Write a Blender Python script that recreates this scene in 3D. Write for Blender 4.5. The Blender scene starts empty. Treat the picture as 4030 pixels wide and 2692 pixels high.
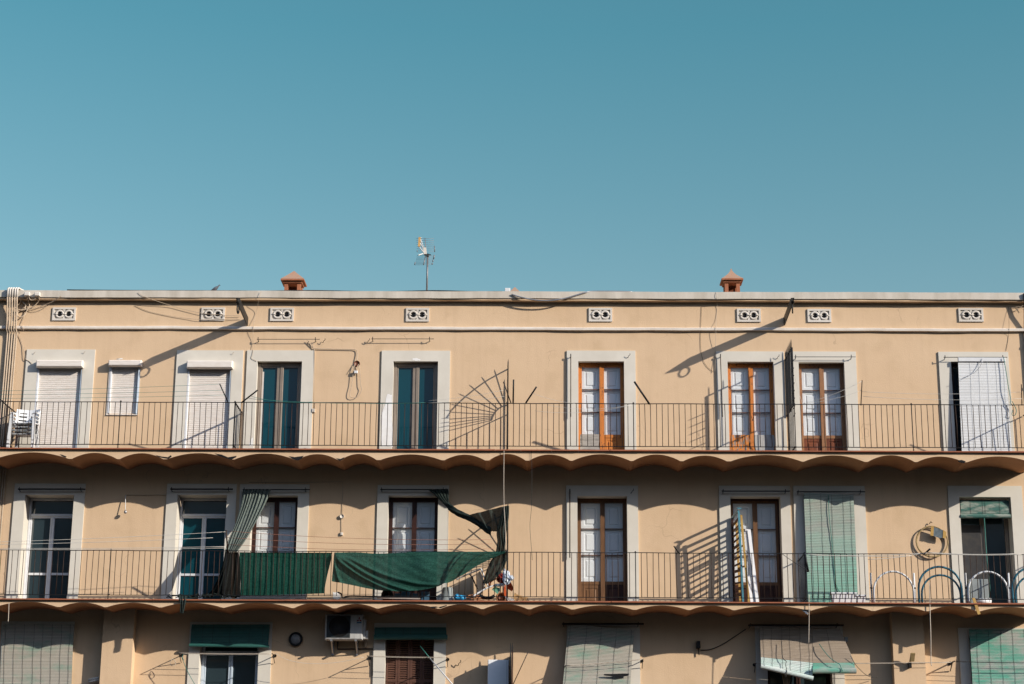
import bpy, math, random
from mathutils import Vector, Matrix
R = random.Random(7)
scene = bpy.context.scene
COL = scene.collection

# ------------------------------------------------------------------ camera
W, H = 4030.0, 2692.0
FPX, PITCH, YAW, ROLL, DIST = 7230.68, .269749, .0149003, -.00678681, 40.395
EYE = Vector((0, -DIST, 1.6))
fw = Vector((-math.sin(YAW)*math.cos(PITCH), math.cos(YAW)*math.cos(PITCH), math.sin(PITCH)))
rt = Vector((math.cos(YAW), math.sin(YAW), 0))
up = rt.cross(fw)
rt, up = (math.cos(ROLL)*rt - math.sin(ROLL)*up), (math.sin(ROLL)*rt + math.cos(ROLL)*up)
cam_data = bpy.data.cameras.new('camera')
cam = bpy.data.objects.new('camera', cam_data)
COL.objects.link(cam)
cam.matrix_world = Matrix(((rt.x, up.x, -fw.x, EYE.x), (rt.y, up.y, -fw.y, EYE.y),
                           (rt.z, up.z, -fw.z, EYE.z), (0, 0, 0, 1)))
cam_data.lens = FPX/W*36
cam_data.sensor_width = 36
cam_data.clip_end = 6000
scene.camera = cam

# measured places on the facade: (window of the survey photograph) -> world point in the plane y = Y
ZONE = {'A': (0, 1060, .47196), 'B': (900, 1060, .47196), 'C': (1500, 900, .57386), 'D': (2200, 1060, .47196),
        'E': (3020, 1060, .47196), 'F': (0, 1760, .47196), 'G': (850, 1760, .51533), 'H': (2050, 1760, .49404),
        'J': (3020, 1760, .47196), 'K': (0, 2300, .51107), 'L': (1000, 2300, .51107), 'M': (2000, 2300, .51107),
        'N': (2830, 2300, .51107), 'p': (0, 1100, .14668), 'q': (0, 1540, .16585), 't': (1600, 910, .15936),
        'j': (1700, 2200, .17888), 'b': (2580, 1980, .26144), 'g': (3060, 1400, .25501), 'a': (1260, 2400, .10843),
        'l': (2920, 2440, .2385), 'h': (3400, 2150, .26831), 's': (0, 0, 1.0)}

def at(z, x, y, Y=0.0):
    o = ZONE[z]
    u, v = o[0] + x*o[2], o[1] + y*o[2]
    d = fw + rt*((u - W/2)/FPX) - up*((v - H/2)/FPX)
    t = (Y + DIST)/d.y
    return EYE + d*t

def X(z, x, y, Y=0.0): return at(z, x, y, Y).x
def Z(z, x, y, Y=0.0): return at(z, x, y, Y).z

SX, SZ = 1.70, .815            # the sun's travel per metre towards the wall
YR, YS = -1.06, -1.10          # railing plane, slab face
Z3 = Z('s', 2015, 1770, -1.12) # floor of the upper balcony
Z2 = Z('s', 2015, 2365, -1.12)
Z1 = Z2 - 3.3
XEND = 10.93

# ------------------------------------------------------------------ materials
def new_mat(name):
    m = bpy.data.materials.new(name)
    m.use_nodes = True
    nt = m.node_tree
    return m, nt, nt.nodes['Principled BSDF']

def node(nt, kind, **kw):
    n = nt.nodes.new(kind)
    for k, v in kw.items():
        if k in n.inputs.keys() and not hasattr(n, k): n.inputs[k].default_value = v
        else: setattr(n, k, v)
    return n

def coords(nt, scale=(1, 1, 1)):
    g = node(nt, 'ShaderNodeNewGeometry')
    mp = node(nt, 'ShaderNodeMapping')
    mp.inputs['Scale'].default_value = scale
    nt.links.new(g.outputs['Position'], mp.inputs['Vector'])
    return mp.outputs['Vector']

def noise(nt, vec, scale, detail=4, rough=.55):
    n = node(nt, 'ShaderNodeTexNoise')
    n.inputs['Scale'].default_value = scale
    n.inputs['Detail'].default_value = detail
    n.inputs['Roughness'].default_value = rough
    nt.links.new(vec, n.inputs['Vector'])
    return n.outputs['Fac']

def ramp(nt, fac, a, b, ca=(0, 0, 0, 1), cb=(1, 1, 1, 1)):
    r = node(nt, 'ShaderNodeValToRGB')
    r.color_ramp.elements[0].position = a
    r.color_ramp.elements[1].position = b
    r.color_ramp.elements[0].color = ca
    r.color_ramp.elements[1].color = cb
    nt.links.new(fac, r.inputs['Fac'])
    return r.outputs['Color']

def mix(nt, fac, a, b, mode='MIX'):
    n = node(nt, 'ShaderNodeMix', data_type='RGBA', blend_type=mode)
    for sock, v in ((n.inputs[0], fac), (n.inputs[6], a), (n.inputs[7], b)):
        if hasattr(v, 'is_linked'): nt.links.new(v, sock)
        elif isinstance(v, (int, float)): sock.default_value = v
        else: sock.default_value = (*v[:3], 1)
    return n.outputs[2]

def bump(nt, bsdf, h, strength=.2, dist=.01):
    b = node(nt, 'ShaderNodeBump')
    b.inputs['Strength'].default_value = strength
    b.inputs['Distance'].default_value = dist
    nt.links.new(h, b.inputs['Height'])
    nt.links.new(b.outputs['Normal'], bsdf.inputs['Normal'])

def pm(name, c, c2=None, scale=3.0, rough=.7, metal=0.0, bumpy=.15, fine=60, lo=.35, hi=.7, stretch=(1, 1, 1), spec=.3):
    """painted / weathered surface: base colour drifting to a second one, fine bump"""
    m, nt, p = new_mat(name)
    v = coords(nt, stretch)
    c2 = c2 or tuple(k*.8 for k in c)
    f = ramp(nt, noise(nt, v, scale, 5, .6), lo, hi)
    nt.links.new(mix(nt, f, c, c2), p.inputs['Base Color'])
    p.inputs['Roughness'].default_value = rough
    p.inputs['Metallic'].default_value = metal
    p.inputs['Specular IOR Level'].default_value = spec
    if bumpy: bump(nt, p, noise(nt, coords(nt), fine, 3), bumpy, .004)
    return m

def stucco():
    m, nt, p = new_mat('beige_stucco')
    v = coords(nt)
    big = ramp(nt, noise(nt, v, .55, 5, .6), .3, .72)
    c = mix(nt, big, (.71, .502, .313), (.762, .549, .35))
    patch = ramp(nt, noise(nt, v, 1.7, 3, .5), .55, .75)
    k = node(nt, 'ShaderNodeMath', operation='MULTIPLY'); nt.links.new(patch, k.inputs[0]); k.inputs[1].default_value = .5
    c = mix(nt, k.outputs[0], c, (.60, .42, .25))
    # rain streaks running down
    st = ramp(nt, noise(nt, coords(nt, (5, 1, .22)), 1.3, 5, .65), .5, .8)
    k2 = node(nt, 'ShaderNodeMath', operation='MULTIPLY'); nt.links.new(st, k2.inputs[0]); k2.inputs[1].default_value = .22
    c = mix(nt, k2.outputs[0], c, (.5, .34, .21))
    # hairline cracks, only here and there
    vd = node(nt, 'ShaderNodeTexVoronoi', feature='DISTANCE_TO_EDGE')
    vd.inputs['Scale'].default_value = .9
    wob = node(nt, 'ShaderNodeTexNoise'); wob.inputs['Scale'].default_value = 2.5; nt.links.new(v, wob.inputs['Vector'])
    ad = node(nt, 'ShaderNodeMixRGB', blend_type='ADD'); ad.inputs[0].default_value = .45
    nt.links.new(v, ad.inputs[1]); nt.links.new(wob.outputs['Color'], ad.inputs[2])
    nt.links.new(ad.outputs[0], vd.inputs['Vector'])
    line = ramp(nt, vd.outputs['Distance'], .0, .006, (1, 1, 1, 1), (0, 0, 0, 1))
    area = ramp(nt, noise(nt, v, .8, 2), .56, .64)
    mm = node(nt, 'ShaderNodeMath', operation='MULTIPLY'); nt.links.new(line, mm.inputs[0]); nt.links.new(area, mm.inputs[1])
    m3 = node(nt, 'ShaderNodeMath', operation='MULTIPLY'); nt.links.new(mm.outputs[0], m3.inputs[0]); m3.inputs[1].default_value = .45
    c = mix(nt, m3.outputs[0], c, (.3, .2, .13))
    nt.links.new(c, p.inputs['Base Color'])
    p.inputs['Roughness'].default_value = .9
    p.inputs['Specular IOR Level'].default_value = .15
    hh = mix(nt, .35, noise(nt, v, 2.2, 4), noise(nt, v, 45, 3))
    bump(nt, p, hh, .35, .03)
    return m

def peeling(name, paint, wood, amount=.5, scale=(9, 9, 2.2)):
    m, nt, p = new_mat(name)
    f = noise(nt, coords(nt, scale), 3.2, 6, .7)
    msk = ramp(nt, f, amount, amount + .04)
    pv = ramp(nt, noise(nt, coords(nt), 4, 3), .3, .7)
    pc = mix(nt, pv, paint, tuple(k*.85 for k in paint))
    grain = ramp(nt, noise(nt, coords(nt, (30, 30, 1.5)), 2, 4), .3, .7)
    wc = mix(nt, grain, wood, tuple(k*.45 for k in wood))
    nt.links.new(mix(nt, msk, pc, wc), p.inputs['Base Color'])
    p.inputs['Roughness'].default_value = .6
    bump(nt, p, msk, .4, -.004)
    return m

def glass_mat(name, tint, ior=1.9, rough=.03):
    m, nt, p = new_mat(name)
    p.inputs['Base Color'].default_value = (*tint, 1)
    p.inputs['Roughness'].default_value = rough
    p.inputs['IOR'].default_value = ior
    bump(nt, p, noise(nt, coords(nt), 1.2, 2), .04, .02)
    return m

def clear_glass(name):
    m, nt, p = new_mat(name)
    nt.nodes.remove(p)
    tr = node(nt, 'ShaderNodeBsdfTransparent'); tr.inputs[0].default_value = (.97, .985, .99, 1)
    gl = node(nt, 'ShaderNodeBsdfGlossy'); gl.inputs['Roughness'].default_value = .03
    lw = node(nt, 'ShaderNodeLayerWeight'); lw.inputs['Blend'].default_value = .5
    pw = node(nt, 'ShaderNodeMath', operation='POWER'); nt.links.new(lw.outputs['Facing'], pw.inputs[0]); pw.inputs[1].default_value = 4
    fr = node(nt, 'ShaderNodeMath', operation='MULTIPLY_ADD'); nt.links.new(pw.outputs[0], fr.inputs[0]); fr.inputs[1].default_value = .7; fr.inputs[2].default_value = .11
    mx = node(nt, 'ShaderNodeMixShader')
    nt.links.new(fr.outputs[0], mx.inputs[0]); nt.links.new(tr.outputs[0], mx.inputs[1]); nt.links.new(gl.outputs[0], mx.inputs[2])
    nt.links.new(mx.outputs[0], nt.nodes['Material Output'].inputs['Surface'])
    return m

def netting(name, c, clear=.25, trans=.4, weave=True):
    m, nt, p = new_mat(name)
    nt.nodes.remove(p)
    v = coords(nt)
    f = ramp(nt, noise(nt, coords(nt, (1, 1, 1)), 38, 3, .7), .35, .68)
    f2 = ramp(nt, noise(nt, coords(nt, (3, 3, 60)), 3, 3, .6), .35, .7)
    cc = mix(nt, f, tuple(k*.45 for k in c), tuple(min(1, k*1.75) for k in c))
    cc = mix(nt, f2, cc, tuple(k*.75 for k in c), 'MIX')
    df = node(nt, 'ShaderNodeBsdfDiffuse'); tl = node(nt, 'ShaderNodeBsdfTranslucent'); tr = node(nt, 'ShaderNodeBsdfTransparent')
    nt.links.new(cc, df.inputs[0]); nt.links.new(cc, tl.inputs[0])
    a = node(nt, 'ShaderNodeMixShader'); a.inputs[0].default_value = trans
    nt.links.new(df.outputs[0], a.inputs[1]); nt.links.new(tl.outputs[0], a.inputs[2])
    b = node(nt, 'ShaderNodeMixShader'); b.inputs[0].default_value = clear
    nt.links.new(a.outputs[0], b.inputs[1]); nt.links.new(tr.outputs[0], b.inputs[2])
    nt.links.new(b.outputs[0], nt.nodes['Material Output'].inputs['Surface'])
    return m

def blind_mat(name, green, faded, lo=.4, hi=.62, scale=1.6, grad=None):
    m, nt, p = new_mat(name)
    f = ramp(nt, noise(nt, coords(nt, (1, 1, 3.2)), scale, 6, .65), lo, hi)
    slat = ramp(nt, noise(nt, coords(nt, (.4, .4, 26)), 1.7, 2, .5), .35, .7)
    if grad:
        g = node(nt, 'ShaderNodeNewGeometry'); sp = node(nt, 'ShaderNodeSeparateXYZ'); nt.links.new(g.outputs['Position'], sp.inputs[0])
        mr = node(nt, 'ShaderNodeMapRange'); mr.inputs['From Min'].default_value = grad[0]; mr.inputs['From Max'].default_value = grad[1]
        nt.links.new(sp.outputs['Z'], mr.inputs['Value'])
        f = mix(nt, .62, f, mr.outputs[0])
    c = mix(nt, f, green, faded)
    k = node(nt, 'ShaderNodeMath', operation='MULTIPLY'); nt.links.new(slat, k.inputs[0]); k.inputs[1].default_value = .45
    c = mix(nt, k.outputs[0], c, tuple(q*.55 for q in faded))
    nt.links.new(c, p.inputs['Base Color'])
    p.inputs['Roughness'].default_value = .5
    return m

M = {}
M['stucco'] = stucco()
M['trim'] = pm('cream_trim', (.76, .70, .62), (.66, .59, .50), 1.3, .85, bumpy=.2, fine=30)
M['cornice'] = pm('weathered_cornice_plaster', (.70, .63, .53), (.53, .47, .38), 1.8, .9, bumpy=.3, fine=25, stretch=(2, 1, .6))
M['band'] = pm('pale_band_plaster', (.86, .78, .68), (.74, .64, .53), 2.5, .85, bumpy=.25, fine=30)
M['surround'] = pm('grey_white_surround_paint', (.76, .705, .60), (.675, .62, .52), 1.5, .8, bumpy=.2, fine=35)
M['white_reveal'] = pm('white_reveal_paint', (.76, .73, .67), (.66, .62, .56), 2, .8)
M['tile'] = pm('terracotta_edge_tile', (.40, .13, .06), (.28, .10, .055), 6, .7, bumpy=.3, stretch=(1, 3, 3))
M['floor_tile'] = pm('worn_floor_tile', (.085, .036, .02), (.07, .03, .018), 4, 1.0, spec=0)
M['soffit'] = pm('bounce_tinted_vault_plaster', (.60, .31, .16), (.48, .24, .125), 1.6, .9, bumpy=.2, fine=25)  # redder than the stucco, standing in for warm light bounced under the vaults
M['brick'] = pm('red_chimney_brick', (.45, .17, .085), (.34, .12, .06), 7, .85, bumpy=.6, fine=40)
M['roof_tile'] = pm('faded_red_cap_tile', (.46, .235, .14), (.40, .28, .20), 5, .9, bumpy=.6, fine=40)
M['iron'] = pm('black_weathered_iron', (.012, .015, .017), (.022, .020, .019), 9, .5, .3, bumpy=.3)
M['rusty'] = pm('rust_brown_iron', (.03, .02, .016), (.06, .03, .018), 9, .6, .2)
M['shutter_white'] = pm('cream_shutter_plastic', (.88, .81, .73), (.78, .69, .60), 5, .45, stretch=(1, 1, 6), bumpy=0)
M['white_paint'] = pm('white_shutter_paint', (.93, .93, .92), (.88, .885, .885), 5, .5, bumpy=.1)
M['alu_white'] = pm('white_aluminium', (.74, .75, .76), (.66, .67, .69), 6, .35, bumpy=0)
M['alu_blue'] = pm('bluish_white_aluminium', (.55, .63, .70), (.48, .56, .64), 6, .35, bumpy=0)
M['bronze'] = pm('taupe_aluminium', (.33, .27, .215), (.27, .22, .175), 4, .35, .2, bumpy=0)
M['orange'] = peeling('peeling_orange_paint', (.66, .215, .035), (.09, .035, .02), .585)
M['orange_worn'] = peeling('badly_peeling_orange_paint', (.74, .24, .03), (.42, .36, .31), .50)
M['brown'] = peeling('worn_brown_paint', (.33, .15, .06), (.22, .10, .05), .56)
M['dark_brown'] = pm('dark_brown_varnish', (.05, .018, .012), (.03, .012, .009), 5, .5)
M['bar_brown'] = pm('dark_glazing_bar_paint', (.06, .022, .016), (.20, .09, .05), 9, .6)
M['mid_brown'] = pm('mid_brown_varnish', (.19, .095, .042), (.12, .058, .028), 4, .5, stretch=(6, 6, 1))
M['red_brown'] = pm('red_brown_panel_paint', (.22, .065, .025), (.12, .035, .018), 5, .55, stretch=(5, 5, 1))
M['grey_wood'] = pm('bare_grey_wood', (.42, .38, .33), (.16, .145, .13), 3, .85, stretch=(1.5, 1.5, 7), lo=.45, hi=.75)
M['grey_wood_v'] = pm('bare_grey_plank', (.48, .46, .43), (.10, .10, .11), 3, .85, stretch=(9, 9, .8), lo=.5, hi=.8)
M['glass'] = glass_mat('sky_tinted_window_glass', (.004, .050, .068), 1.75)  # teal base colour stands in for the reflected sky
M['glass_dark'] = glass_mat('dark_window_glass', (.028, .046, .055), 2.0)
M['glass_clear'] = clear_glass('clear_glass')
M['black'] = pm('flat_black', (.008, .008, .009), (.012, .012, .013), 3, .9, bumpy=0)  # painted for the shade inside holes and gaps; also the beak
M['white_plastic'] = pm('white_plastic', (.82, .82, .80), (.74, .74, .73), 4, .35, bumpy=0)
M['net_green'] = netting('green_shade_net', (.018, .088, .062), .008, .3)
M['net_green_b'] = netting('dense_green_shade_net', (.030, .100, .076), .02, .3)
M['net_black'] = netting('black_shade_net', (.032, .044, .039), .03, .1)
M['net_dark'] = netting('near_black_net', (.010, .013, .013), .02, .05)
M['curtain'] = netting('sunlit_curtain_net', (.15, .18, .16), .02, .08)  # net lightened to put sunlit fold highlights into the colour
M['blind_green'] = blind_mat('green_wood_blind', (.13, .46, .31), (.52, .52, .44))
M['blind_grey'] = blind_mat('faded_grey_blind', (.22, .40, .30), (.50, .46, .38), .25, .5)
M['blind_teal'] = blind_mat('teal_blind', (.020, .125, .105), (.045, .15, .125), .4, .7)
M['blind_teal_faded'] = blind_mat('faded_teal_blind', (.03, .15, .12), (.34, .38, .32), .45, .6, 3)
M['blind_mint'] = blind_mat('mint_blind', (.12, .44, .31), (.46, .47, .42), .42, .62)
M['blind_mint_long'] = blind_mat('long_mint_blind', (.24, .56, .42), (.43, .45, .385), .35, .65, 1.2, (Z2+.5, Z2+1.7))
M['blind_brown'] = blind_mat('weathered_brown_blind', (.37, .29, .21), (.44, .35, .26), .3, .6)
M['blind_pale'] = blind_mat('pale_mint_blind', (.50, .72, .62), (.70, .76, .70), .3, .6)
M['blind_white'] = pm('white_blind_plastic', (.84, .84, .82), (.77, .77, .75), 4, .4, bumpy=0)
M['cable'] = pm('beige_cable', (.58, .46, .33), (.5, .38, .27), 8, .6, bumpy=0)
M['cable_dark'] = pm('dark_cable', (.03, .03, .032), (.05, .045, .04), 8, .6, bumpy=0)
M['rope'] = pm('pale_rope', (.6, .52, .42), (.5, .42, .33), 30, .9)
M['line_green'] = pm('green_clothesline', (.05, .22, .18), None, 8, .5, bumpy=0)
M['line_pale'] = pm('pale_clothesline', (.72, .68, .6), None, 8, .5, bumpy=0)
M['line_red'] = pm('reddish_clothesline', (.42, .19, .12), None, 8, .5, bumpy=0)
M['steel'] = pm('galvanised_steel', (.42, .42, .43), (.33, .33, .34), 9, .4, .6, bumpy=0)
M['antenna_metal'] = pm('dull_antenna_metal', (.27, .26, .26), (.20, .19, .19), 9, .5, .4, bumpy=0)
M['grille'] = pm('dark_grey_grille', (.075, .09, .095), None, 5, .5, bumpy=0)
M['yellow'] = pm('yellow_antenna_plastic', (.72, .42, .14), None, 6, .5, bumpy=0)
M['teal_paint'] = pm('teal_metal_paint', (.10, .30, .36), (.06, .18, .23), 6, .4)
M['blue_tube'] = pm('petrol_blue_tube', (.045, .19, .26), (.03, .13, .18), 6, .35, bumpy=0)
M['yellow_paint'] = pm('yellow_slat_paint', (.58, .36, .10), (.44, .25, .07), 5, .6)
M['brown_slat'] = pm('brown_slat_wood', (.23, .12, .06), (.15, .08, .04), 6, .7)
M['grey_plastic'] = pm('grey_plastic', (.30, .33, .32), (.24, .26, .26), 5, .5, bumpy=0)
M['cyan'] = pm('cyan_plastic', (.03, .34, .62), (.02, .25, .5), 5, .35, bumpy=0)
M['orange_cloth'] = pm('orange_red_plastic', (.62, .11, .025), (.42, .05, .02), 7, .6)
M['red_cloth'] = pm('red_plastic', (.42, .03, .02), (.25, .02, .015), 7, .6)
M['bag'] = pm('crumpled_plastic_bag', (.70, .74, .78), (.48, .56, .64), 9, .35)
M['green_card'] = pm('green_cardboard', (.12, .30, .20), None, 5, .7)
M['pot'] = pm('terracotta_pot', (.50, .24, .12), (.40, .18, .09), 7, .8)
M['basket'] = pm('straw_basket', (.60, .36, .14), (.42, .22, .08), 25, .8)
M['hose'] = pm('straw_yellow_tube', (.44, .32, .15), (.32, .22, .10), 12, .5)
M['beige_cloth'] = pm('beige_canvas', (.72, .64, .54), (.62, .54, .44), 8, .9)
M['ac_white'] = pm('grey_white_casing', (.60, .59, .56), (.42, .41, .39), 3, .45, stretch=(6, 1, .8), bumpy=0)
M['logo_red'] = pm('dark_red_print', (.22, .02, .02), None, 5, .5, bumpy=0)
M['logo_blue'] = pm('blue_grey_print', (.06, .14, .22), None, 5, .5, bumpy=0)
M['scrap_grey'] = pm('grey_blue_scrap', (.16, .20, .22), (.08, .10, .11), 14, .6)
M['pigeon'] = pm('pigeon_plumage', (.16, .17, .19), (.07, .075, .09), 12, .7, bumpy=0)
M['straw'] = pm('dry_straw', (.42, .32, .2), (.3, .22, .13), 20, .9)
M['plaster_white'] = pm('bare_white_plaster', (.93, .91, .87), (.85, .82, .76), 8, .9, bumpy=.5)
M['asphalt'] = pm('asphalt', (.036, .036, .038), (.03, .03, .031), 3, 1.0, bumpy=.5, spec=0)
M['paving'] = pm('pavement_slabs', (.036, .033, .03), (.03, .027, .025), 1.5, 1.0, bumpy=.3, spec=0)
M['skin_louver'] = pm('louver_brown_paint', (.14, .065, .042), (.09, .042, .03), 5, .6, stretch=(1, 1, 5))
M['clock_face'] = pm('grey_lamp_glass', (.33, .33, .33), (.2, .2, .2), 6, .25, bumpy=0)

# ------------------------------------------------------------------ mesh building
ORG = {}
class MB:
    def __init__(s): s.v = []; s.f = []; s.sm = []
    def add(s, vs, fs, smooth=False):
        n = len(s.v)
        s.v += [Vector(v) for v in vs]
        for f in fs:
            s.f.append([i + n for i in f]); s.sm.append(smooth)
        return s
    def box(s, x0, x1, y0, y1, z0, z1):
        return s.hexa([(x0, y0, z0), (x1, y0, z0), (x1, y1, z0), (x0, y1, z0), (x0, y0, z1), (x1, y0, z1), (x1, y1, z1), (x0, y1, z1)])
    def hexa(s, p):
        return s.add(p, [(0, 3, 2, 1), (4, 5, 6, 7), (0, 1, 5, 4), (1, 2, 6, 5), (2, 3, 7, 6), (3, 0, 4, 7)])
    def bbox(s, x0, x1, y0, y1, z0, z1, b=.008):
        """box with bevelled front and side edges"""
        return s.add([(x0+b, y0, z0+b), (x1-b, y0, z0+b), (x1-b, y0, z1-b), (x0+b, y0, z1-b),
                      (x0, y0+b, z0), (x1, y0+b, z0), (x1, y0+b, z1), (x0, y0+b, z1),
                      (x0, y1, z0), (x1, y1, z0), (x1, y1, z1), (x0, y1, z1)],
                     [(0, 1, 2, 3), (4, 5, 1, 0), (5, 6, 2, 1), (6, 7, 3, 2), (7, 4, 0, 3),
                      (8, 9, 5, 4), (9, 10, 6, 5), (10, 11, 7, 6), (11, 8, 4, 7), (11, 10, 9, 8)])
    def bar(s, a, b, w, t=None, upv=(0, 0, 1)):
        """rectangular bar from a to b, w wide and t thick"""
        a, b = Vector(a), Vector(b); t = t or w
        d = (b - a).normalized(); u = Vector(upv)
        if abs(d.dot(u)) > .95: u = Vector((0, 1, 0))
        q = d.cross(u).normalized(); u = q.cross(d)
        q *= w/2; u *= t/2
        return s.hexa([a-q-u, a+q-u, a+q+u, a-q+u, b-q-u, b+q-u, b+q+u, b-q+u])
    def tube(s, pts, r, n=7, caps=True, closed=False):
        pts = [Vector(p) for p in pts]
        L = len(pts)
        rs = r if isinstance(r, (list, tuple)) else [r]*L
        vs = []; nrm = None
        for i, p in enumerate(pts):
            if closed: d = pts[(i+1) % L] - pts[i-1]
            else: d = pts[min(i+1, L-1)] - pts[max(i-1, 0)]
            if d.length < 1e-9: d = Vector((0, 0, 1))
            d.normalize()
            if nrm is None:
                nrm = d.orthogonal().normalized()
            else:
                nrm = (nrm - d*nrm.dot(d))
                nrm = nrm.normalized() if nrm.length > 1e-6 else d.orthogonal().normalized()
            bn = d.cross(nrm)
            for k in range(n):
                a = 2*math.pi*k/n
                vs.append(p + (nrm*math.cos(a) + bn*math.sin(a))*rs[i])
        fs = []
        for i in range(L if closed else L-1):
            j = (i+1) % L
            for k in range(n):
                fs.append((i*n+k, i*n+(k+1) % n, j*n+(k+1) % n, j*n+k))
        if caps and not closed:
            fs.append(tuple(range(n-1, -1, -1))); fs.append(tuple(range((L-1)*n, L*n)))
        return s.add(vs, fs, True)
    def grid(s, P, smooth=True):
        """P: rows of points"""
        m = len(P[0]); vs = [p for row in P for p in row]
        fs = [(i*m+k, i*m+k+1, (i+1)*m+k+1, (i+1)*m+k) for i in range(len(P)-1) for k in range(m-1)]
        return s.add(vs, fs, smooth)
    def prism(s, poly, y0, y1):
        """poly in (x, z), extruded from y0 (front) to y1"""
        n = len(poly)
        vs = [(x, y0, z) for x, z in poly] + [(x, y1, z) for x, z in poly]
        fs = [tuple(range(n)), tuple(range(2*n-1, n-1, -1))] + [(i, i+n, (i+1) % n + n, (i+1) % n) for i in range(n)]
        return s.add(vs, fs)
    def lathe(s, prof, c, n=20, axis='z'):
        vs = []
        for r, h in prof:
            for k in range(n):
                a = 2*math.pi*k/n
                if axis == 'z': vs.append((c[0]+r*math.cos(a), c[1]+r*math.sin(a), c[2]+h))
                elif axis == 'y': vs.append((c[0]+r*math.cos(a), c[1]+h, c[2]+r*math.sin(a)))
                else: vs.append((c[0]+h, c[1]+r*math.cos(a), c[2]+r*math.sin(a)))
        fs = [(i*n+k, i*n+(k+1) % n, (i+1)*n+(k+1) % n, (i+1)*n+k) for i in range(len(prof)-1) for k in range(n)]
        fs.append(tuple(range(n))); fs.append(tuple(range((len(prof)-1)*n, len(prof)*n)))
        return s.add(vs, fs, True)
    def blob(s, c, rx, ry, rz, n=10, m=7, jag=.15, seed=1):
        q = random.Random(seed); rows = []
        for i in range(m+1):
            t = math.pi*i/m
            row = []
            for k in range(n):
                a = 2*math.pi*k/n; j = 1 + q.uniform(-jag, jag)
                row.append((c[0]+rx*j*math.sin(t)*math.cos(a), c[1]+ry*j*math.sin(t)*math.sin(a), c[2]+rz*j*math.cos(t)))
            rows.append(row + [row[0]])
        return s.grid(rows, jag < .1)
    def build(s, name, mat, parent=None, origin=None):
        if parent is not None: o = ORG[parent]
        elif origin is not None: o = Vector(origin)
        else:
            mn = [min(v[i] for v in s.v) for i in range(3)]; mx = [max(v[i] for v in s.v) for i in range(3)]
            o = Vector(((mn[0]+mx[0])/2, (mn[1]+mx[1])/2, mn[2]))
        me = bpy.data.meshes.new(name)
        me.from_pydata([v - o for v in s.v], [], s.f)
        me.polygons.foreach_set('use_smooth', s.sm)
        me.materials.append(M[mat] if isinstance(mat, str) else mat)
        me.update()
        ob = bpy.data.objects.new(name, me)
        COL.objects.link(ob)
        ORG[ob] = o
        if parent is not None: ob.parent = parent
        else: ob.location = o
        return ob

def tag(o, label, cat, group=None):
    o['label'] = label; o['category'] = cat
    if group: o['group'] = group
    return o

def thing(name, label, cat, loc, group=None):
    o = bpy.data.objects.new(name, None)
    COL.objects.link(o); o.location = loc; o.empty_display_size = .1
    ORG[o] = Vector(loc)
    return tag(o, label, cat, group)

def structure(o): o['kind'] = 'structure'; return o

def copy_tree(o, loc):
    """a thing, its parts and their sub-parts, moved to loc"""
    c = o.copy(); COL.objects.link(c); c.location = loc; ORG[c] = Vector(loc)
    for ch in list(o.children):
        d = ch.copy(); COL.objects.link(d); d.parent = c; ORG[d] = ORG[c]
        for g in list(ch.children):
            e = g.copy(); COL.objects.link(e); e.parent = d; ORG[e] = ORG[c]
    return c

def smoothpath(pts, n=6):
    """Catmull-Rom through points"""
    P = [Vector(p) for p in pts]
    if len(P) < 3: return P
    out = []
    for i in range(len(P)-1):
        a, b, c, d = P[max(i-1, 0)], P[i], P[i+1], P[min(i+2, len(P)-1)]
        for k in range(n):
            t = k/n
            out.append(.5*((2*b) + (c-a)*t + (2*a-5*b+4*c-d)*t*t + (3*b-a-3*c+d)*t**3))
    return out + [P[-1]]

def sag(a, b, drop, n=14):
    a, b = Vector(a), Vector(b)
    return [a.lerp(b, i/n) - Vector((0, 0, 4*drop*(i/n)*(1-i/n))) for i in range(n+1)]

# ------------------------------------------------------------------ ground and street
def sheet(name, x0, x1, y0, y1, z, m):
    return structure(MB().add([(x0, y0, z), (x1, y0, z), (x1, y1, z), (x0, y1, z)], [(0, 1, 2, 3)]).build(name, m, origin=(0, 0, 0)))
sheet('ground', -2500, 2500, -2500, 2500, -.02, 'paving')
sheet('road', -2500, 2500, -34, -5.0, -.012, 'asphalt')
structure(MB().box(-400, 400, -5.0, 0.2, -.2, .13).build('pavement', 'paving', origin=(0, 0, 0)))

# ------------------------------------------------------------------ the building
BX0, BX1 = -15.5, 15.0
ZTOP = Z('s', 2015, 1147, -.16)
bld = thing('apartment_building', 'long beige stucco apartment block with two vaulted balconies, grey door surrounds and a plain parapet', 'building', (0, 0, 0))

OPEN = []   # x0, x1, z0, z1
SUR = []
def opening(s, sx0, sx1, sy, o, ox0, ox1, oy, zf, r, rev='surround'):
    x0, x1, zt = X(o, ox0, oy, -.03), X(o, ox1, oy, -.03), Z(o, (ox0+ox1)/2, oy, -.03)
    sa, sb, st = X(s, sx0, sy, -.03), X(s, sx1, sy, -.03), Z(s, (sx0+sx1)/2, sy, -.03)
    OPEN.append((x0-.012, x1+.012, zf, zt+.012))
    b = MB()
    y = -.032; yb = .004
    # flat face: left jamb, right jamb, head
    b.box(sa, x0, y, yb, zf, st); b.box(x1, sb, y, yb, zf, st); b.box(x0, x1, y, yb, zt, st)
    # lining of the reveal
    b.box(x0-.010, x0, yb, r+.06, zf, zt); b.box(x1, x1+.010, yb, r+.06, zf, zt); b.box(x0-.010, x1+.010, yb, r+.06, zt, zt+.010)
    b.build('window_surround', 'surround', bld)
    return x0, x1, zf, zt, r

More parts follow.
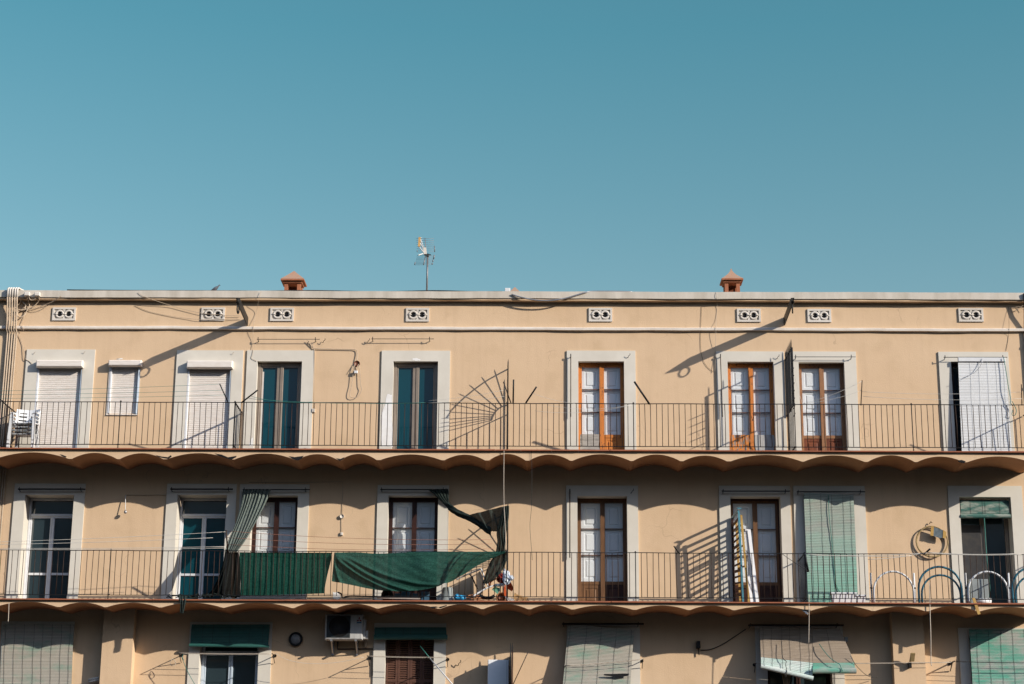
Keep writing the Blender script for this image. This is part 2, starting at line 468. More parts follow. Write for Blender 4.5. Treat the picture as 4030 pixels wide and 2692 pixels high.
d3 = {
 1: opening('A', 225, 795, 668, 'A', 312, 690, 790, Z3, .035),
 3: opening('A', 1477, 2030, 675, 'A', 1566, 1932, 795, Z3, .035),
 4: opening('B', 155, 715, 675, 'B', 240, 612, 767, Z3, .15),
 5: opening('B', 1277, 1848, 678, 'B', 1375, 1746, 767, Z3, .15),
 6: opening('D', 65, 637, 678, 'D', 161, 542, 767, Z3, .14),
 7: opening('D', 1310, 1875, 684, 'D', 1405, 1787, 770, Z3, .14),
 8: opening('E', 165, 737, 685, 'E', 260, 640, 775, Z3, .14),
 9: opening('E', 1425, 2008, 688, 'E', 1530, 1910, 770, Z3, .16)}
d2 = {
 1: opening('F', 125, 715, 303, 'F', 212, 618, 398, Z2, .40),
 2: opening('F', 1395, 1975, 305, 'F', 1482, 1893, 398, Z2, .40),
 3: opening('G', 185, 715, 283, 'G', 275, 627, 368, Z2, .24),
 4: opening('G', 1235, 1780, 290, 'G', 1317, 1697, 370, Z2, .24),
 5: opening('H', 361, 932, 305, 'H', 450, 845, 390, Z2, .28),
 6: opening('H', 1577, 2142, 307, 'H', 1668, 2067, 393, Z2, .28),
 7: opening('J', 215, 810, 322, 'J', 305, 718, 412, Z2, .28),
 8: opening('J', 1502, 2120, 322, 'J', 1600, 2028, 415, Z2, .36)}
d1 = {
 1: opening('K', 15, 575, 285, 'K', 85, 510, 350, Z1, .28),
 2: opening('K', 1465, 2098, 290, 'K', 1545, 1998, 360, Z1, .30),
 3: opening('L', 925, 1480, 298, 'L', 1013, 1387, 375, Z1, .22),
 5: opening('M', 450, 1013, 310, 'M', 535, 935, 375, Z1, .28),
 6: opening('N', 275, 950, 320, 'N', 365, 860, 385, Z1, .30),
 7: opening('N', 1840, 2470, 335, 'N', 1925, 2385, 400, Z1, .28)}
# the small window without a surround
sw = (X('A', 922, 800), X('A', 1168, 800), Z('A', 1020, 1205), Z('A', 1040, 790))
OPEN.append((sw[0], sw[1], sw[2], sw[3]))

def wall_with_holes(x0, x1, z0, z1, holes, y=0.0, depth=.45):
    xs = sorted({x0, x1, *[h[0] for h in holes], *[h[1] for h in holes]})
    zs = sorted({z0, z1, *[h[2] for h in holes], *[h[3] for h in holes]})
    b = MB(); idx = {}
    def vid(i, j):
        if (i, j) not in idx:
            idx[(i, j)] = len(b.v); b.v.append(Vector((xs[i], y, zs[j])))
        return idx[(i, j)]
    for i in range(len(xs)-1):
        for j in range(len(zs)-1):
            cx, cz = (xs[i]+xs[i+1])/2, (zs[j]+zs[j+1])/2
            if any(h[0] < cx < h[1] and h[2] < cz < h[3] for h in holes): continue
            b.f.append([vid(i, j), vid(i+1, j), vid(i+1, j+1), vid(i, j+1)]); b.sm.append(False)
    for h in holes:
        a, c, lo, hi = h
        b.add([(a, y, lo), (c, y, lo), (c, y, hi), (a, y, hi), (a, y+depth, lo), (c, y+depth, lo), (c, y+depth, hi), (a, y+depth, hi)],
              [(0, 3, 7, 4), (1, 5, 6, 2), (2, 6, 7, 3), (0, 4, 5, 1), (4, 7, 6, 5)])
    return b
holes = list(OPEN)
for k in range(8):  # doors of the ground floor, far below the frame
    gx = -11 + k*2.9
    holes.append((gx, gx+1.2, .14, 2.35 if Z1 > 2.9 else Z1-.6))
wb = wall_with_holes(BX0, BX1, .0, ZTOP-.02, holes)
# the rest of the block: ends, back, flat roof
wb.add([(BX0, 0, 0), (BX1, 0, 0), (BX1, 11, 0), (BX0, 11, 0), (BX0, 0, ZTOP-.02), (BX1, 0, ZTOP-.02), (BX1, 11, ZTOP-.02), (BX0, 11, ZTOP-.02),
        (BX0, .3, ZTOP-.02), (BX1, .3, ZTOP-.02), (BX1, .3, ZTOP-.75), (BX0, .3, ZTOP-.75), (BX1, 11, ZTOP-.75), (BX0, 11, ZTOP-.75)],
       [(1, 2, 6, 5), (0, 4, 7, 3), (2, 3, 7, 6), (4, 5, 9, 8), (8, 9, 10, 11), (11, 10, 12, 13)])
wb.build('wall', 'stucco', bld)

# cornice: grey face, stepped beige moulding under it
zc0 = Z('s', 2015, 1174, -.16)
def strip(prof, x0, x1, n=120, amp=.004, seed=3):
    """profile (y, z) swept along x with a slightly wavering line, as hand-run plaster has"""
    q = random.Random(seed); ph = [q.uniform(0, 6.28) for _ in range(4)]
    b = MB(); rows = []
    for i in range(n+1):
        x = x0 + (x1-x0)*i/n
        w = amp*(math.sin(x*.9+ph[0]) + .6*math.sin(x*2.3+ph[1]) + .5*math.sin(x*5.1+ph[2]) + .3*math.sin(x*11+ph[3]))
        rows.append([(x, y + (w if y < -.001 else 0), z + w) for y, z in prof])
    for i in range(n):
        for k in range(len(prof)-1):
            pass
    b.grid([list(c) for c in zip(*rows)], False)
    return b
strip([(.31, ZTOP), (-.165, ZTOP), (-.165, zc0), (-.115, zc0-.004), (.02, zc0-.004)], BX0, BX1).build('cornice', 'cornice', bld)
strip([(-.135, zc0-.002), (-.133, zc0-.040), (.01, zc0-.042)], BX0, BX1, seed=5, amp=.003).build('cornice_moulding', 'stucco', bld)
zb1, zb0 = Z('B', 1000, 478, -.06), Z('B', 1000, 500, -.06)
strip([(.01, zb1+.02), (-.055, zb1), (-.07, zb1-.012), (-.066, zb0), (-.035, zb0-.012), (.01, zb0-.014)], BX0, BX1, seed=9, amp=.004).build('string_course', 'band', bld)

# parapet vents
def vent(z, x0, y0, x1, y1):
    a, c, zt, zb = X(z, x0, y0), X(z, x1, y0), Z(z, x0, y0), Z(z, (x0+x1)/2, y1)
    w, h = c-a, zt-zb; fr = .045
    b = MB()
    b.box(a, c, -.03, .003, zt-fr, zt); b.box(a, c, -.03, .003, zb, zb+fr)
    b.box(a, a+fr, -.03, .003, zb+fr, zt-fr); b.box(c-fr, c, -.03, .003, zb+fr, zt-fr)
    o = b.build('parapet_vent', 'trim', bld)
    MB().box(a+fr, c-fr, -.004, .002, zb+fr, zt-fr).build('back_plate', 'cornice', o)
    zm = (zt+zb)/2; iw = w-2*fr
    for s in (.27, .73):
        cx = a+fr+iw*s; R0, R1 = (h/2-fr)*.93, (h/2-fr)*.53
        rg = MB(); n = 24
        prof = [(R1, -.006), (R1, -.024), (R1+.012, -.030), (R0-.012, -.030), (R0, -.022), (R0, -.006)]
        vs = []; m = len(prof)
        for k in range(n):
            t = 2*math.pi*k/n
            vs += [(cx+r*math.cos(t), y, zm+r*math.sin(t)) for r, y in prof]
        fs = [(k*m+i, ((k+1) % n)*m+i, ((k+1) % n)*m+i+1, k*m+i+1) for k in range(n) for i in range(m-1)]
        rg.add(vs, fs, True).build('ring', 'trim', o)
        MB().lathe([(R1+.004, -.0075), (R1+.004, -.0065)], (cx, 0, zm), 20, 'y').build('opening', 'black', o)
    rod = MB()
    for s0, s1 in ((0, .19), (.36, .64), (.81, 1)):
        rod.tube([(a+fr+iw*s0, -.037, zm), (a+fr+iw*s1, -.037, zm)], .010, 8)
    rod.add([(a+fr+iw*.5-.03, -.026, zt-fr), (a+fr+iw*.5+.03, -.026, zt-fr), (a+fr+iw*.5, -.02, zm+.02)], [(0, 2, 1)])
    rod.add([(a+fr+iw*.5-.03, -.026, zb+fr), (a+fr+iw*.5+.03, -.026, zb+fr), (a+fr+iw*.5, -.02, zm-.02)], [(0, 1, 2)])
    rod.build('cross_rod', 'trim', o)
for v in (('A', 443, 320, 637, 428), ('A', 1683, 320, 1878, 430), ('B', 350, 322, 546, 433), ('B', 1480, 324, 1673, 437),
          ('D', 248, 324, 443, 437), ('D', 1482, 330, 1680, 440), ('E', 332, 333, 529, 442), ('E', 1590, 326, 1796, 438)):
    vent(*v)

# balconies: slab with vaulted soffit
SP3 = [-1400, -980, -540, -240, -20, 276, 465, 650, 916, 1167, 1335, 1489, 1744, 1917, 2075, 2248, 2487, 2682, 2868, 3159, 3409, 3604, 3800, 4060, 4300, 4600]
SP2 = [-1400, -980, -540, -300, -20, 230, 415, 632, 880, 1153, 1317, 1485, 1731, 1899, 2083, 2253, 2498, 2710, 2889, 3187, 3438, 3646, 3850, 4095, 4330, 4600]
def slab(springs, v, zt, hs, hc, name):
    xs = [X('s', u, v, YS) for u in springs]
    q = random.Random(int(zt*100))
    pts = []
    for a, c in zip(xs, xs[1:]):
        if a > XEND: break
        a += q.uniform(.02, .045); c -= q.uniform(.02, .045)
        rise = (hs-hc)*q.uniform(.88, 1.08); n = 16
        for i in range(n+1):
            t = i/n
            x = a+(c-a)*t
            if BX0 < x < XEND:
                pts.append((x, zt-hs+rise*(1-(2*t-1)**2)))
    pts = [(BX0, pts[0][1])]+pts+[(XEND, pts[-1][1])]
    b = MB(); n = len(pts)
    b.grid([[(x, YS, zt-.03) for x, z in pts], [(x, YS, z) for x, z in pts]], False)
    # soffit: the vault flattens a little towards the wall
    rows = [[(x, YS + (abs(YS)+.02)*k/4, z-.012*k/4) for x, z in pts] for k in range(5)]
    so_ = MB().grid(rows, False)
    b.add([(BX0, YS, zt-.03), (XEND, YS, zt-.03), (XEND, .02, zt-.03), (BX0, .02, zt-.03)], [(0, 1, 2, 3)])
    ze = pts[-1][1]
    b.add([(XEND, YS, ze), (XEND, .02, ze-.012), (XEND, .02, zt-.03), (XEND, YS, zt-.03)], [(0, 1, 2, 3)])
    s = b.build(name, 'stucco', bld)
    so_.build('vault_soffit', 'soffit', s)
    # floor tiles with terracotta nosing along the edge
    e = MB(); x = BX0; qq = random.Random(4)
    while x < XEND:
        L = min(qq.uniform(.55, .75), XEND-x+.03)
        dz = qq.uniform(-.003, .003); dy = qq.uniform(-.005, .005)
        e.box(x+.003, x+L-.002, YS-.062+dy, YS+.2, zt-.027, zt+dz)
        x += L
    e.build('edge_tiles', 'tile', s)
    MB().box(BX0, XEND, YS+.2, -.001, zt-.029, zt-.004).build('floor', 'floor_tile', s)
    return xs
xs3 = slab(SP3, 1806, Z3, .235, .095, 'balcony_slab')
xs2 = slab(SP2, 2397, Z2, .172, .068, 'balcony_slab')
slab(SP2, 2397, Z1, .172, .068, 'balcony_slab')

# broken edges of the slab: dark jagged gaps with loose plaster
def breakage(z, pts, Y, m='black'):
    P = [at(z, x, y, Y) for x, y in pts]
    MB().prism([(p.x, p.z) for p in P], Y-.004, Y+.02).build('broken_edge', m, bld)
for z, pts in (('F', [(498, 58), (515, 62), (556, 78), (548, 86), (520, 76)]), ('F', [(1300, 66), (1340, 76), (1400, 84), (1425, 66), (1432, 78), (1405, 97), (1370, 92), (1320, 80)]),
               ('F', [(1790, 52), (1850, 62), (1900, 84), (1975, 72), (1965, 86), (1930, 104), (1890, 92), (1830, 72)]),
               ('G', [(555, 68), (600, 76), (670, 66), (655, 84), (625, 102), (585, 88)]), ('G', [(918, 84), (950, 90), (982, 76), (970, 92), (945, 104)]),
               ('J', [(1590, 110), (1620, 106), (1655, 118), (1640, 132), (1600, 124)])):
    breakage(z, pts, YS)
for z, pts in (('G', [(1625, 1218), (1680, 1216), (1700, 1222), (1650, 1231)]), ('G', [(1700, 1222), (1760, 1206), (1764, 1212), (1715, 1230)]),
               ('N', [(630, 192), (700, 194), (706, 206), (690, 214)])):
    breakage(z, pts, YS)

# pilasters of the lower floor
for z, x0, x1 in (('K', 790, 1026), ('N', 1335, 1578)):
    MB().box(X(z, x0, 400, -.27), X(z, x1, 400, -.27), -.27, .01, Z1-.02, Z2-.06).build('pilaster', 'stucco', bld)

# ------------------------------------------------------------------ doors and shutters
def panel(b, x0, x1, z0, z1, y):
    """painted board with a raised field inside a moulding"""
    m = min(x1-x0, z1-z0)
    steps = [(0, 0), (.17*m, 0), (.19*m, .010), (.24*m, .010), (.29*m, -.004), (.32*m, -.004)]
    rings = [[(x0+i, y+d, z0+i), (x1-i, y+d, z0+i), (x1-i, y+d, z1-i), (x0+i, y+d, z1-i)] for i, d in steps]
    for r0, r1 in zip(rings, rings[1:]):
        b.add(r0+r1, [(k, (k+1) % 4, (k+1) % 4+4, k+4) for k in range(4)])
    b.add(rings[-1], [(0, 1, 2, 3)])

def french_door(d, frame, low=('red_brown', 'red_brown'), label=None, zsplit=.565, boards=(), leaf=None):
    x0, x1, z0, z1, r = d
    w = x1-x0; leaf = leaf or frame
    b = MB()
    fo = .058*w
    b.box(x0, x0+fo*.55, r-.03, r+.05, z0, z1); b.box(x1-fo*.55, x1, r-.03, r+.05, z0, z1); b.box(x0+fo*.55, x1-fo*.55, r-.03, r+.05, z1-.05, z1)
    o = b.build('french_door', frame, bld)
    if label: o['label'] = label
    zp = z0+.66 if zsplit is None else z0 + (z1-z0)*(1-zsplit-.10)   # top of the lower panels
    zp = z0 + .62
    xm = (x0+x1)/2
    for s in (0, 1):
        a, c = (x0+fo*.55, xm-.002) if s == 0 else (xm+.004, x1-fo*.55)
        st = .05; ct = .055
        l, rr = (a+st, c-ct*.62) if s == 0 else (a+ct*1.15, c-st)
        k = MB(); yf = r-.012 if s == 0 else r-.022
        k.box(a, l, yf, r+.045, z0+.01, z1-.05); k.box(rr, c, yf, r+.045, z0+.01, z1-.05)
        k.box(l, rr, yf, r+.045, z1-.095, z1-.05)
        zz = [zp+(z1-.095-zp)*t for t in (0, .333, .667, 1)]
        k.box(l, rr, yf, r+.045, zp-.07, zp)
        lf = k.build('door_leaf', leaf, o)
        for q in zz[1:3]: MB().box(l, rr, yf+.008, r+.03, q-.008, q+.008).build('glazing_bar', 'bar_brown', o)
        lo = MB(); panel(lo, l, rr, z0+.08, zp-.07, yf+.012); lo.box(l, rr, yf, r+.04, z0+.01, z0+.08)
        lo.build('lower_panel', low[s], o)
        for q0, q1 in zip(zz, zz[1:]):
            pn = MB(); panel(pn, l, rr, q0+.006, q1-.006, r+.05)
            pn.build('inner_shutter', 'white_paint', o)
        g = MB(); g.add([(l, yf+.018, zp), (rr, yf+.018, zp), (rr, yf+.018, z1-.095), (l, yf+.018, z1-.095)], [(0, 1, 2, 3)])
        g.build('glass_pane', 'glass_clear', o)
    MB().box(xm-.035, xm+.012, r-.036, r-.023, z0+.01, z1-.055).build('cover_strip', leaf, o)
    for s in boards:
        q = random.Random(s+3); a, c = (x0+.03, xm-.05) if s == 0 else (xm+.06, x1-.02)
        n = 9; topz = zp+.005
        poly = [(a, z0+.02)] + [(c+q.uniform(-.012, .02), z0+.02+(topz-z0-.02)*i/n) for i in range(n+1)] + [(a+q.uniform(0, .02), topz-(topz-z0-.02)*i/n) for i in range(n)]
        MB().prism(poly, r-.034, r-.024).build('repair_board', low[s], o)
    return o

french_door(d3[6], 'orange', ('grey_wood', 'orange'), 'peeling orange double door with one bare grey plank panel', boards=(0,))
french_door(d3[7], 'orange', ('orange_worn', 'grey_wood_v'), 'badly peeling orange and grey double door', boards=(0, 1))
french_door(d3[8], 'brown', ('red_brown', 'red_brown'), 'worn brown double door with white inner shutters')
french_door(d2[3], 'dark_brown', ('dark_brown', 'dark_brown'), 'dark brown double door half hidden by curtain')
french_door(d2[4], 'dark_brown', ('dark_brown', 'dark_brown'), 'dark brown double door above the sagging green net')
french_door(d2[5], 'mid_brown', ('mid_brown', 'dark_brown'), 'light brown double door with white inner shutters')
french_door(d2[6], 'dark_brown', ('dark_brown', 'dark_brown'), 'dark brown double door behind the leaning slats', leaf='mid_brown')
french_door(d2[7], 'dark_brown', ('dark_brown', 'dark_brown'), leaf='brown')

def glazed_door(d, fr, glass, mull=.075, edge=.05, transom=None, low=None, name='glazed_door', label=None):
    x0, x1, z0, z1, r = d
    b = MB(); xm = (x0+x1)/2
    b.bbox(x0, x0+edge, r-.05, r+.04, z0, z1); b.bbox(x1-edge, x1, r-.05, r+.04, z0, z1); b.bbox(x0+edge, x1-edge, r-.05, r+.04, z1-edge, z1)
    b.box(x0+edge, x1-edge, r-.04, r+.04, z0, z0+.07)
    o = b.build(name, fr, bld)
    if label: o['label'] = label
    zt = z1-edge
    if transom:
        zt = z1-transom
        MB().bbox(x0+edge, x1-edge, r-.055, r+.03, zt-.06, zt).build('transom_bar', fr, o)
        MB().box(x0+edge, x1-edge, r+.01, r+.02, zt, z1-edge).build('transom_panel', 'glass_dark', o)
        zt -= .06
    for s in (0, 1):
        a, c = (x0+edge, xm) if s == 0 else (xm, x1-edge)
        k = MB(); yy = r-.03-.012*s
        ls, rs = (.03, mull/2) if s == 0 else (mull/2, .03)
        k.bbox(a, a+ls, yy, r+.03, z0+.07, zt); k.bbox(c-rs, c, yy, r+.03, z0+.07, zt); k.box(a+ls, c-rs, yy+.004, r+.03, zt-.035, zt)
        if low: k.box(a+ls, c-rs, yy+.004, r+.03, z0+low, z0+low+.05)
        lf = k.build('door_leaf', fr, o)
        MB().box(a+ls, c-rs, r+.002, r+.012, z0+.07, zt-.035).build('glass_pane', glass, o)
    return o
gd4 = glazed_door(d3[4], 'bronze', 'glass', .15, .075, label='taupe glazed door with teal reflections')
gd5 = glazed_door(d3[5], 'bronze', 'glass', .15, .075, label='taupe glazed door beside bare white plaster')
glazed_door(d3[9], 'dark_brown', 'glass_dark', .09, .05)
glazed_door(d2[1], 'alu_white', 'glass_dark', .10, .05, .36, .72, label='white aluminium door in deep sunlit reveal')
glazed_door(d2[2], 'alu_white', 'glass', .10, .05, .36, .72, label='white aluminium door with sky-tinted glass')
glazed_door(d2[8], 'bronze', 'glass_dark', .13, .05, .3)
glazed_door(d1[1], 'alu_white', 'glass_dark', .1, .05)
glazed_door(d1[2], 'alu_blue', 'glass_dark', .1, .07, .40)
glazed_door(d1[5], 'dark_brown', 'glass_dark', .1, .06)
glazed_door(d1[6], 'dark_brown', 'glass_dark', .1, .06)
glazed_door(d1[7], 'dark_brown', 'glass_dark', .1, .06)
# louvred shutters of the door under the rolled blind
x0, x1, z0, z1, r = d1[3]
lv = MB(); n = 4; wl = (x1-x0)/n
for k in range(n):
    a, c = x0+k*wl+.003, x0+(k+1)*wl-.003
    lv.box(a, a+.045, r-.02, r+.02, z0, z1); lv.box(c-.045, c, r-.02, r+.02, z0, z1)
    z = z0+.05
    while z < z1-.05:
        if abs(z-(z0+1.72)) > .04:
            lv.hexa([(a+.045, r-.014, z), (c-.045, r-.014, z), (c-.045, r+.012, z+.03), (a+.045, r+.012, z+.03),
                     (a+.045, r-.014, z+.012), (c-.045, r-.014, z+.012), (c-.045, r+.012, z+.042), (a+.045, r+.012, z+.042)])
        z += .048
    lv.box(a+.045, c-.045, r-.02, r+.02, z0+1.68, z0+1.76)
lv.build('louvred_shutter', 'skin_louver', bld)
# curtain behind the teal panes, seen at their left
for d in (d3[4],):
    MB().box(d[0]+.105, d[0]+.135, d[4]-.001, d[4]+.0015, d[2]+.1, d[3]-.2).build('curtain_edge', 'white_reveal', gd4)

def roller(d, box, shade=False, name='roller_shutter', guides=True, label=None):
    x0, x1, z0, z1, r = d
    bz, bx0, by0, bx1, by1 = box
    a, c, zt, zb = X(bz, bx0, by0, -.17), X(bz, bx1, by0, -.17), Z(bz, bx0, by0, -.17), Z(bz, bx0, by1, -.17)
    b = MB(); p = .045; z = z0
    while z < z1:
        zz = [(0, .000), (.25, -.004), (.55, -.006), (.85, -.004), (.95, .001), (1, .001)]
        for (t0, q0), (t1, q1) in zip(zz, zz[1:]):
            b.add([(x0+.02, r+q0, z+p*t0), (x1-.02, r+q0, z+p*t0), (x1-.02, r+q1, z+p*t1), (x0+.02, r+q1, z+p*t1)], [(0, 1, 2, 3)])
        z += p
    o = b.build(name, 'shutter_white', bld)
    if label: o['label'] = label
    MB().bbox(a, c, -.175, -.033, zb, zt, .02).build('shutter_box', 'shutter_white', o)
    MB().bbox(x0, x0+.05, r-.06, r+.02, z0, z1).build('guide_rail', 'alu_white', o)
    MB().bbox(x1-.035, x1, r-.06, r+.02, z0, z1).build('guide_rail', 'alu_blue', o)
roller(d3[1], ('A', 302, 755, 690, 812), label='closed cream roller shutter behind the stacked chairs')
roller(d3[3], ('A', 1557, 760, 1940, 820), label='closed cream roller shutter crossed by a diagonal shadow')
roller((sw[0], sw[1], sw[2], sw[3], .03), ('A', 905, 755, 1180, 803), label='small closed cream roller shutter')
MB().box(sw[0]-.02, sw[0]+.02, -.02, .03, sw[2]-.02, sw[3]).box(sw[0]-.02, sw[1]+.02, -.03, .03, sw[2]-.035, sw[2]-.02).build('window_frame', 'shutter_white', bld)
MB().box(sw[1]-.025, sw[1]+.015, -.02, .03, sw[2]-.02, sw[3]).build('window_frame', 'alu_blue', bld)
# bare plaster where the paint has come off
def flake(z, pts, Y=-.034, m='plaster_white'):
    q = random.Random(len(pts)*7+int(pts[0][0])); P = []
    for (xa, ya), (xb, yb) in zip(pts, pts[1:]+pts[:1]):
        for t in (0, .33, .66):
            p = at(z, xa+(xb-xa)*t+q.uniform(-4, 4), ya+(yb-ya)*t+q.uniform(-4, 4), Y); P.append((p.x, p.z))
    n = len(P); b = MB()
    b.add([(x, Y-.001, zz) for x, zz in P], [tuple(range(n))]); b.build('bare_plaster', m, bld)
flake('B', [(1325, 1042), (1362, 1045), (1366, 1480), (1275, 1478), (1268, 1240), (1300, 1130)])
flake('B', [(1530, 742), (1570, 738), (1600, 755), (1572, 765), (1535, 760)])
flake('A', [(985, 1206), (1050, 1208), (1090, 1212), (1085, 1226), (1065, 1212)], -.002)
flake('A', [(970, 746), (1020, 742), (1025, 750), (975, 752)], -.002)
flake('G', [(893, 1105), (935, 1108), (955, 1150), (925, 1162), (892, 1150)], -.002)
flake('B', [(185, 1420), (205, 1400), (200, 1470), (170, 1475)])

# ------------------------------------------------------------------ chimneys, antenna, things on the roof
def chimney(cx, cy, zb, w, h, conc, label):
    t = thing('chimney', label, 'chimney', (cx, cy, zb))
    hw = w/2*.70; ph = h*.30; zs = zb-.14
    b = MB()
    b.box(cx-hw, cx+hw, cy-hw, cy+hw, zb-.9, zs)
    b.build('base', 'brick', t)
    for sx in (-1, 1):
        for sy in (-1, 1):
            a, c = sorted((cx+sx*hw, cx+sx*(hw-.085))); e, f = sorted((cy+sy*hw, cy+sy*(hw-.085)))
            MB().box(a, c, e, f, zs, zb+ph).build('pillar', 'brick', t)
    MB().box(cx-hw+.05, cx+hw-.05, cy+hw-.06, cy+hw-.03, zs+.05, zb+ph).build('back_wall', 'red_brown', t)
    k = MB()
    k.box(cx-hw-.03, cx+hw+.03, cy-hw-.03, cy+hw+.03, zb+ph, zb+ph+.05)
    k.box(cx-w/2, cx+w/2, cy-w/2, cy+w/2, zb+ph+.05, zb+ph+.085)
    k.build('cap_slab', 'brick', t)
    c = MB(); rows = []
    for i in range(7):
        u = i/6; q = w/2*((1-u)**(1.6 if conc else 1.05)*.97 + .035); z = zb+ph+.085 + (h-ph-.085)*u
        rows.append([(cx-q, cy-q, z), (cx+q, cy-q, z), (cx+q, cy+q, z), (cx-q, cy+q, z), (cx-q, cy-q, z)])
    c.grid(rows, False); c.add(rows[-1][:4], [(0, 1, 2, 3)])
    c.build('pyramid_roof', 'roof_tile', t)
cy = 1.3
p = at('B', 540, 187, cy); top = at('B', 540, 15, cy)
chimney(p.x, cy, p.z, .555, top.z-p.z, False, 'red brick chimney with plain pyramid cap, left of the antenna')
p = at('D', 1440, 187, cy); top = at('D', 1440, -5, cy)
chimney(p.x, cy, p.z, .51, top.z-p.z, True, 'red brick chimney with flared pointed cap, above the right iron bracket')
p = at('C', 917, 440, 2.4); top = at('C', 917, 402, 2.4)
chimney(p.x, 2.4, p.z-.35, .44, top.z-p.z+.35, False, 'tip of a red chimney cap just showing over the parapet beside the white box')

cy = .15
a0 = at('t', 500, 1520, cy)
ant = thing('television_antenna', 'metal rooftop television antenna with yellow tip on a tall thin mast', 'antenna', a0)
T = lambda x, y, dy=0: at('t', x, y, cy+dy)
MB().tube([T(500, 1540), T(520, 600)], .021, 10).build('mast', 'antenna_metal', ant)
MB().tube([T(520, 640), T(520, 560)], .032, 10).tube([T(450, 580, -.1), T(590, 585, .1)], .018).build('clamp', 'iron', ant)
rf = MB()
rf.tube([T(455, 170, .05), T(480, 510)], .009); rf.tube([T(470, 610), T(418, 832, -.1)], .011)
for i, y in enumerate((183, 230, 275, 322, 370, 418, 465, 512)):
    xr = 690 if i > 3 else 680
    rf.tube([T(238+i*3, y+3, .1), T(xr, y-3, .1)], .0034, 5)
for i, y in enumerate((598, 634, 665, 697, 732, 764, 796, 828)):
    rf.tube([T(255-i*7, y+4, -.05), T(690-i*8, y-4, -.05)], .0034, 5)
rf.tube([T(690, 365, .1), T(697, 512, .1)], .011); rf.tube([T(688, 590, -.05), T(668, 690, -.05)], .014)
rf.tube([T(655, 715, -.05), T(650, 752, -.05)], .014); rf.tube([T(640, 785, -.05), T(634, 822, -.05)], .014)
rf.tube([T(213, 760, -.05), T(198, 832, -.05)], .011); rf.tube([T(260, 465, .1), T(262, 512, .1)], .009)
rf.build('reflector', 'antenna_metal', ant)
bm_ = MB()
for a, c in (((335, 190), (440, 430)), ((335, 300), (430, 450)), ((310, 385), (440, 545))):
    bm_.tube([T(*a, -.3), T(*c, -.05)], .011, 6)
for i in range(7):
    u = i/6; bm_.tube([T(270+i*18, 165+i*52, -.3+.03*i), T(385+i*5, 160+i*52, -.3+.03*i)], .0045, 5)
bm_.build('director_boom', 'alu_white', ant)
MB().bar(T(325, 150, -.3), T(308, 380, -.3), .05, .03).build('tip_guard', 'yellow', ant)
bx = MB(); bx.bar(T(448, 415, -.05), T(462, 575, -.05), .07, .07); bx.bar(T(290, 592, -.3), T(400, 552, -.1), .016)
bx.build('connector_box', 'trim', ant)

# white junction box on the parapet
p0, p1 = at('C', 848, 446, -.1), at('C', 885, 421, -.1)
tag(MB().bbox(p0.x, p1.x, -.16, -.02, ZTOP, ZTOP+.085).build('junction_box', 'white_plastic'), 'small white box standing on the parapet beside the red chimney tip', 'box')

# pigeon
pc = at('A', 1795, 182, -.05)
pg = MB()
zz = ZTOP+.055
PS = .8
body = [(-.19, .015), (-.13, .025), (-.06, .055), (0, .066), (.05, .058), (.085, .040), (.105, .028), (.125, .030), (.145, .018), (.155, .006)]
lift = [-.02, -.005, .02, .045, .065, .09, .115, .14, .145, .138]
rows = []
for (dx, r_), l_ in zip(body, lift):
    rows.append([(pc.x+dx*.66, -.05+r_*.7*math.cos(t*math.pi/6), zz-.01+l_*.85+r_*.75*math.sin(t*math.pi/6)) for t in range(13)])
pg.grid(rows, True)
pgo = thing('pigeon', 'grey pigeon perched on the parapet left of the iron bracket', 'pigeon', (pc.x, -.05, ZTOP))
pg.build('body', 'pigeon', pgo)
MB().tube([(pc.x+.098, -.05, zz+.108), (pc.x+.118, -.05, zz+.102)], [.006, .001], 6).build('beak', 'black', pgo)
for s in (-1, 1):
    MB().tube([(pc.x+.01, -.05+s*.02, zz+.01), (pc.x+.015, -.05+s*.02, ZTOP+.003), (pc.x+.035, -.05+s*.02, ZTOP+.003)], .004, 5).build('leg', 'red_cloth', pgo)

# ------------------------------------------------------------------ iron brackets
def bracket(base, label):
    L = 1.62; w = .028; h0 = .19
    t = thing('iron_bracket', label, 'bracket', base)
    x = base.x; zb = base.z-.005
    rise = .10
    # side view in (y, z) of the flat plate, pointed at the outer end, two bolt holes
    prof = [(0, 0), (0, h0), (-L+.35, h0+rise*.8), (-L, h0*.35+rise), (-L+.18, rise*.9)]
    n = len(prof)
    vs = [(x-w/2, y, zb+z) for y, z in prof]+[(x+w/2, y, zb+z) for y, z in prof]
    b = MB().add(vs, [tuple(range(n-1, -1, -1)), tuple(range(n, 2*n))]+[(i, (i+1) % n, (i+1) % n+n, i+n) for i in range(n)])
    b.box(x-.035, x+.035, -L+.16, -L+.30, zb+rise*.9+.012, zb+rise*.9+.05)
    b.build('arm', 'iron', t)
    r = MB(); cz = zb+rise*.9-.075; cyy = -L+.26
    r.tube([(x+.01*math.cos(a), cyy+.065*math.cos(a), cz-.02+.10*math.sin(a)) for a in [2*math.pi*k/18 for k in range(18)]], .016, 8, closed=True)
    r.build('ring', 'iron', t)
    for zz in (.035, .105):
        bb = MB().lathe([(.016, -.012), (.016, .012)], (x, -1.02, zb+zz+.06), 10, 'x')
    return t
bL = bracket(at('A', 2063, 468, 0), 'black iron arm with hanging ring, left of the two on the parapet')
bRt = bracket(at('D', 1880, 465, 0), 'black iron arm with hanging ring, right of the two on the parapet')

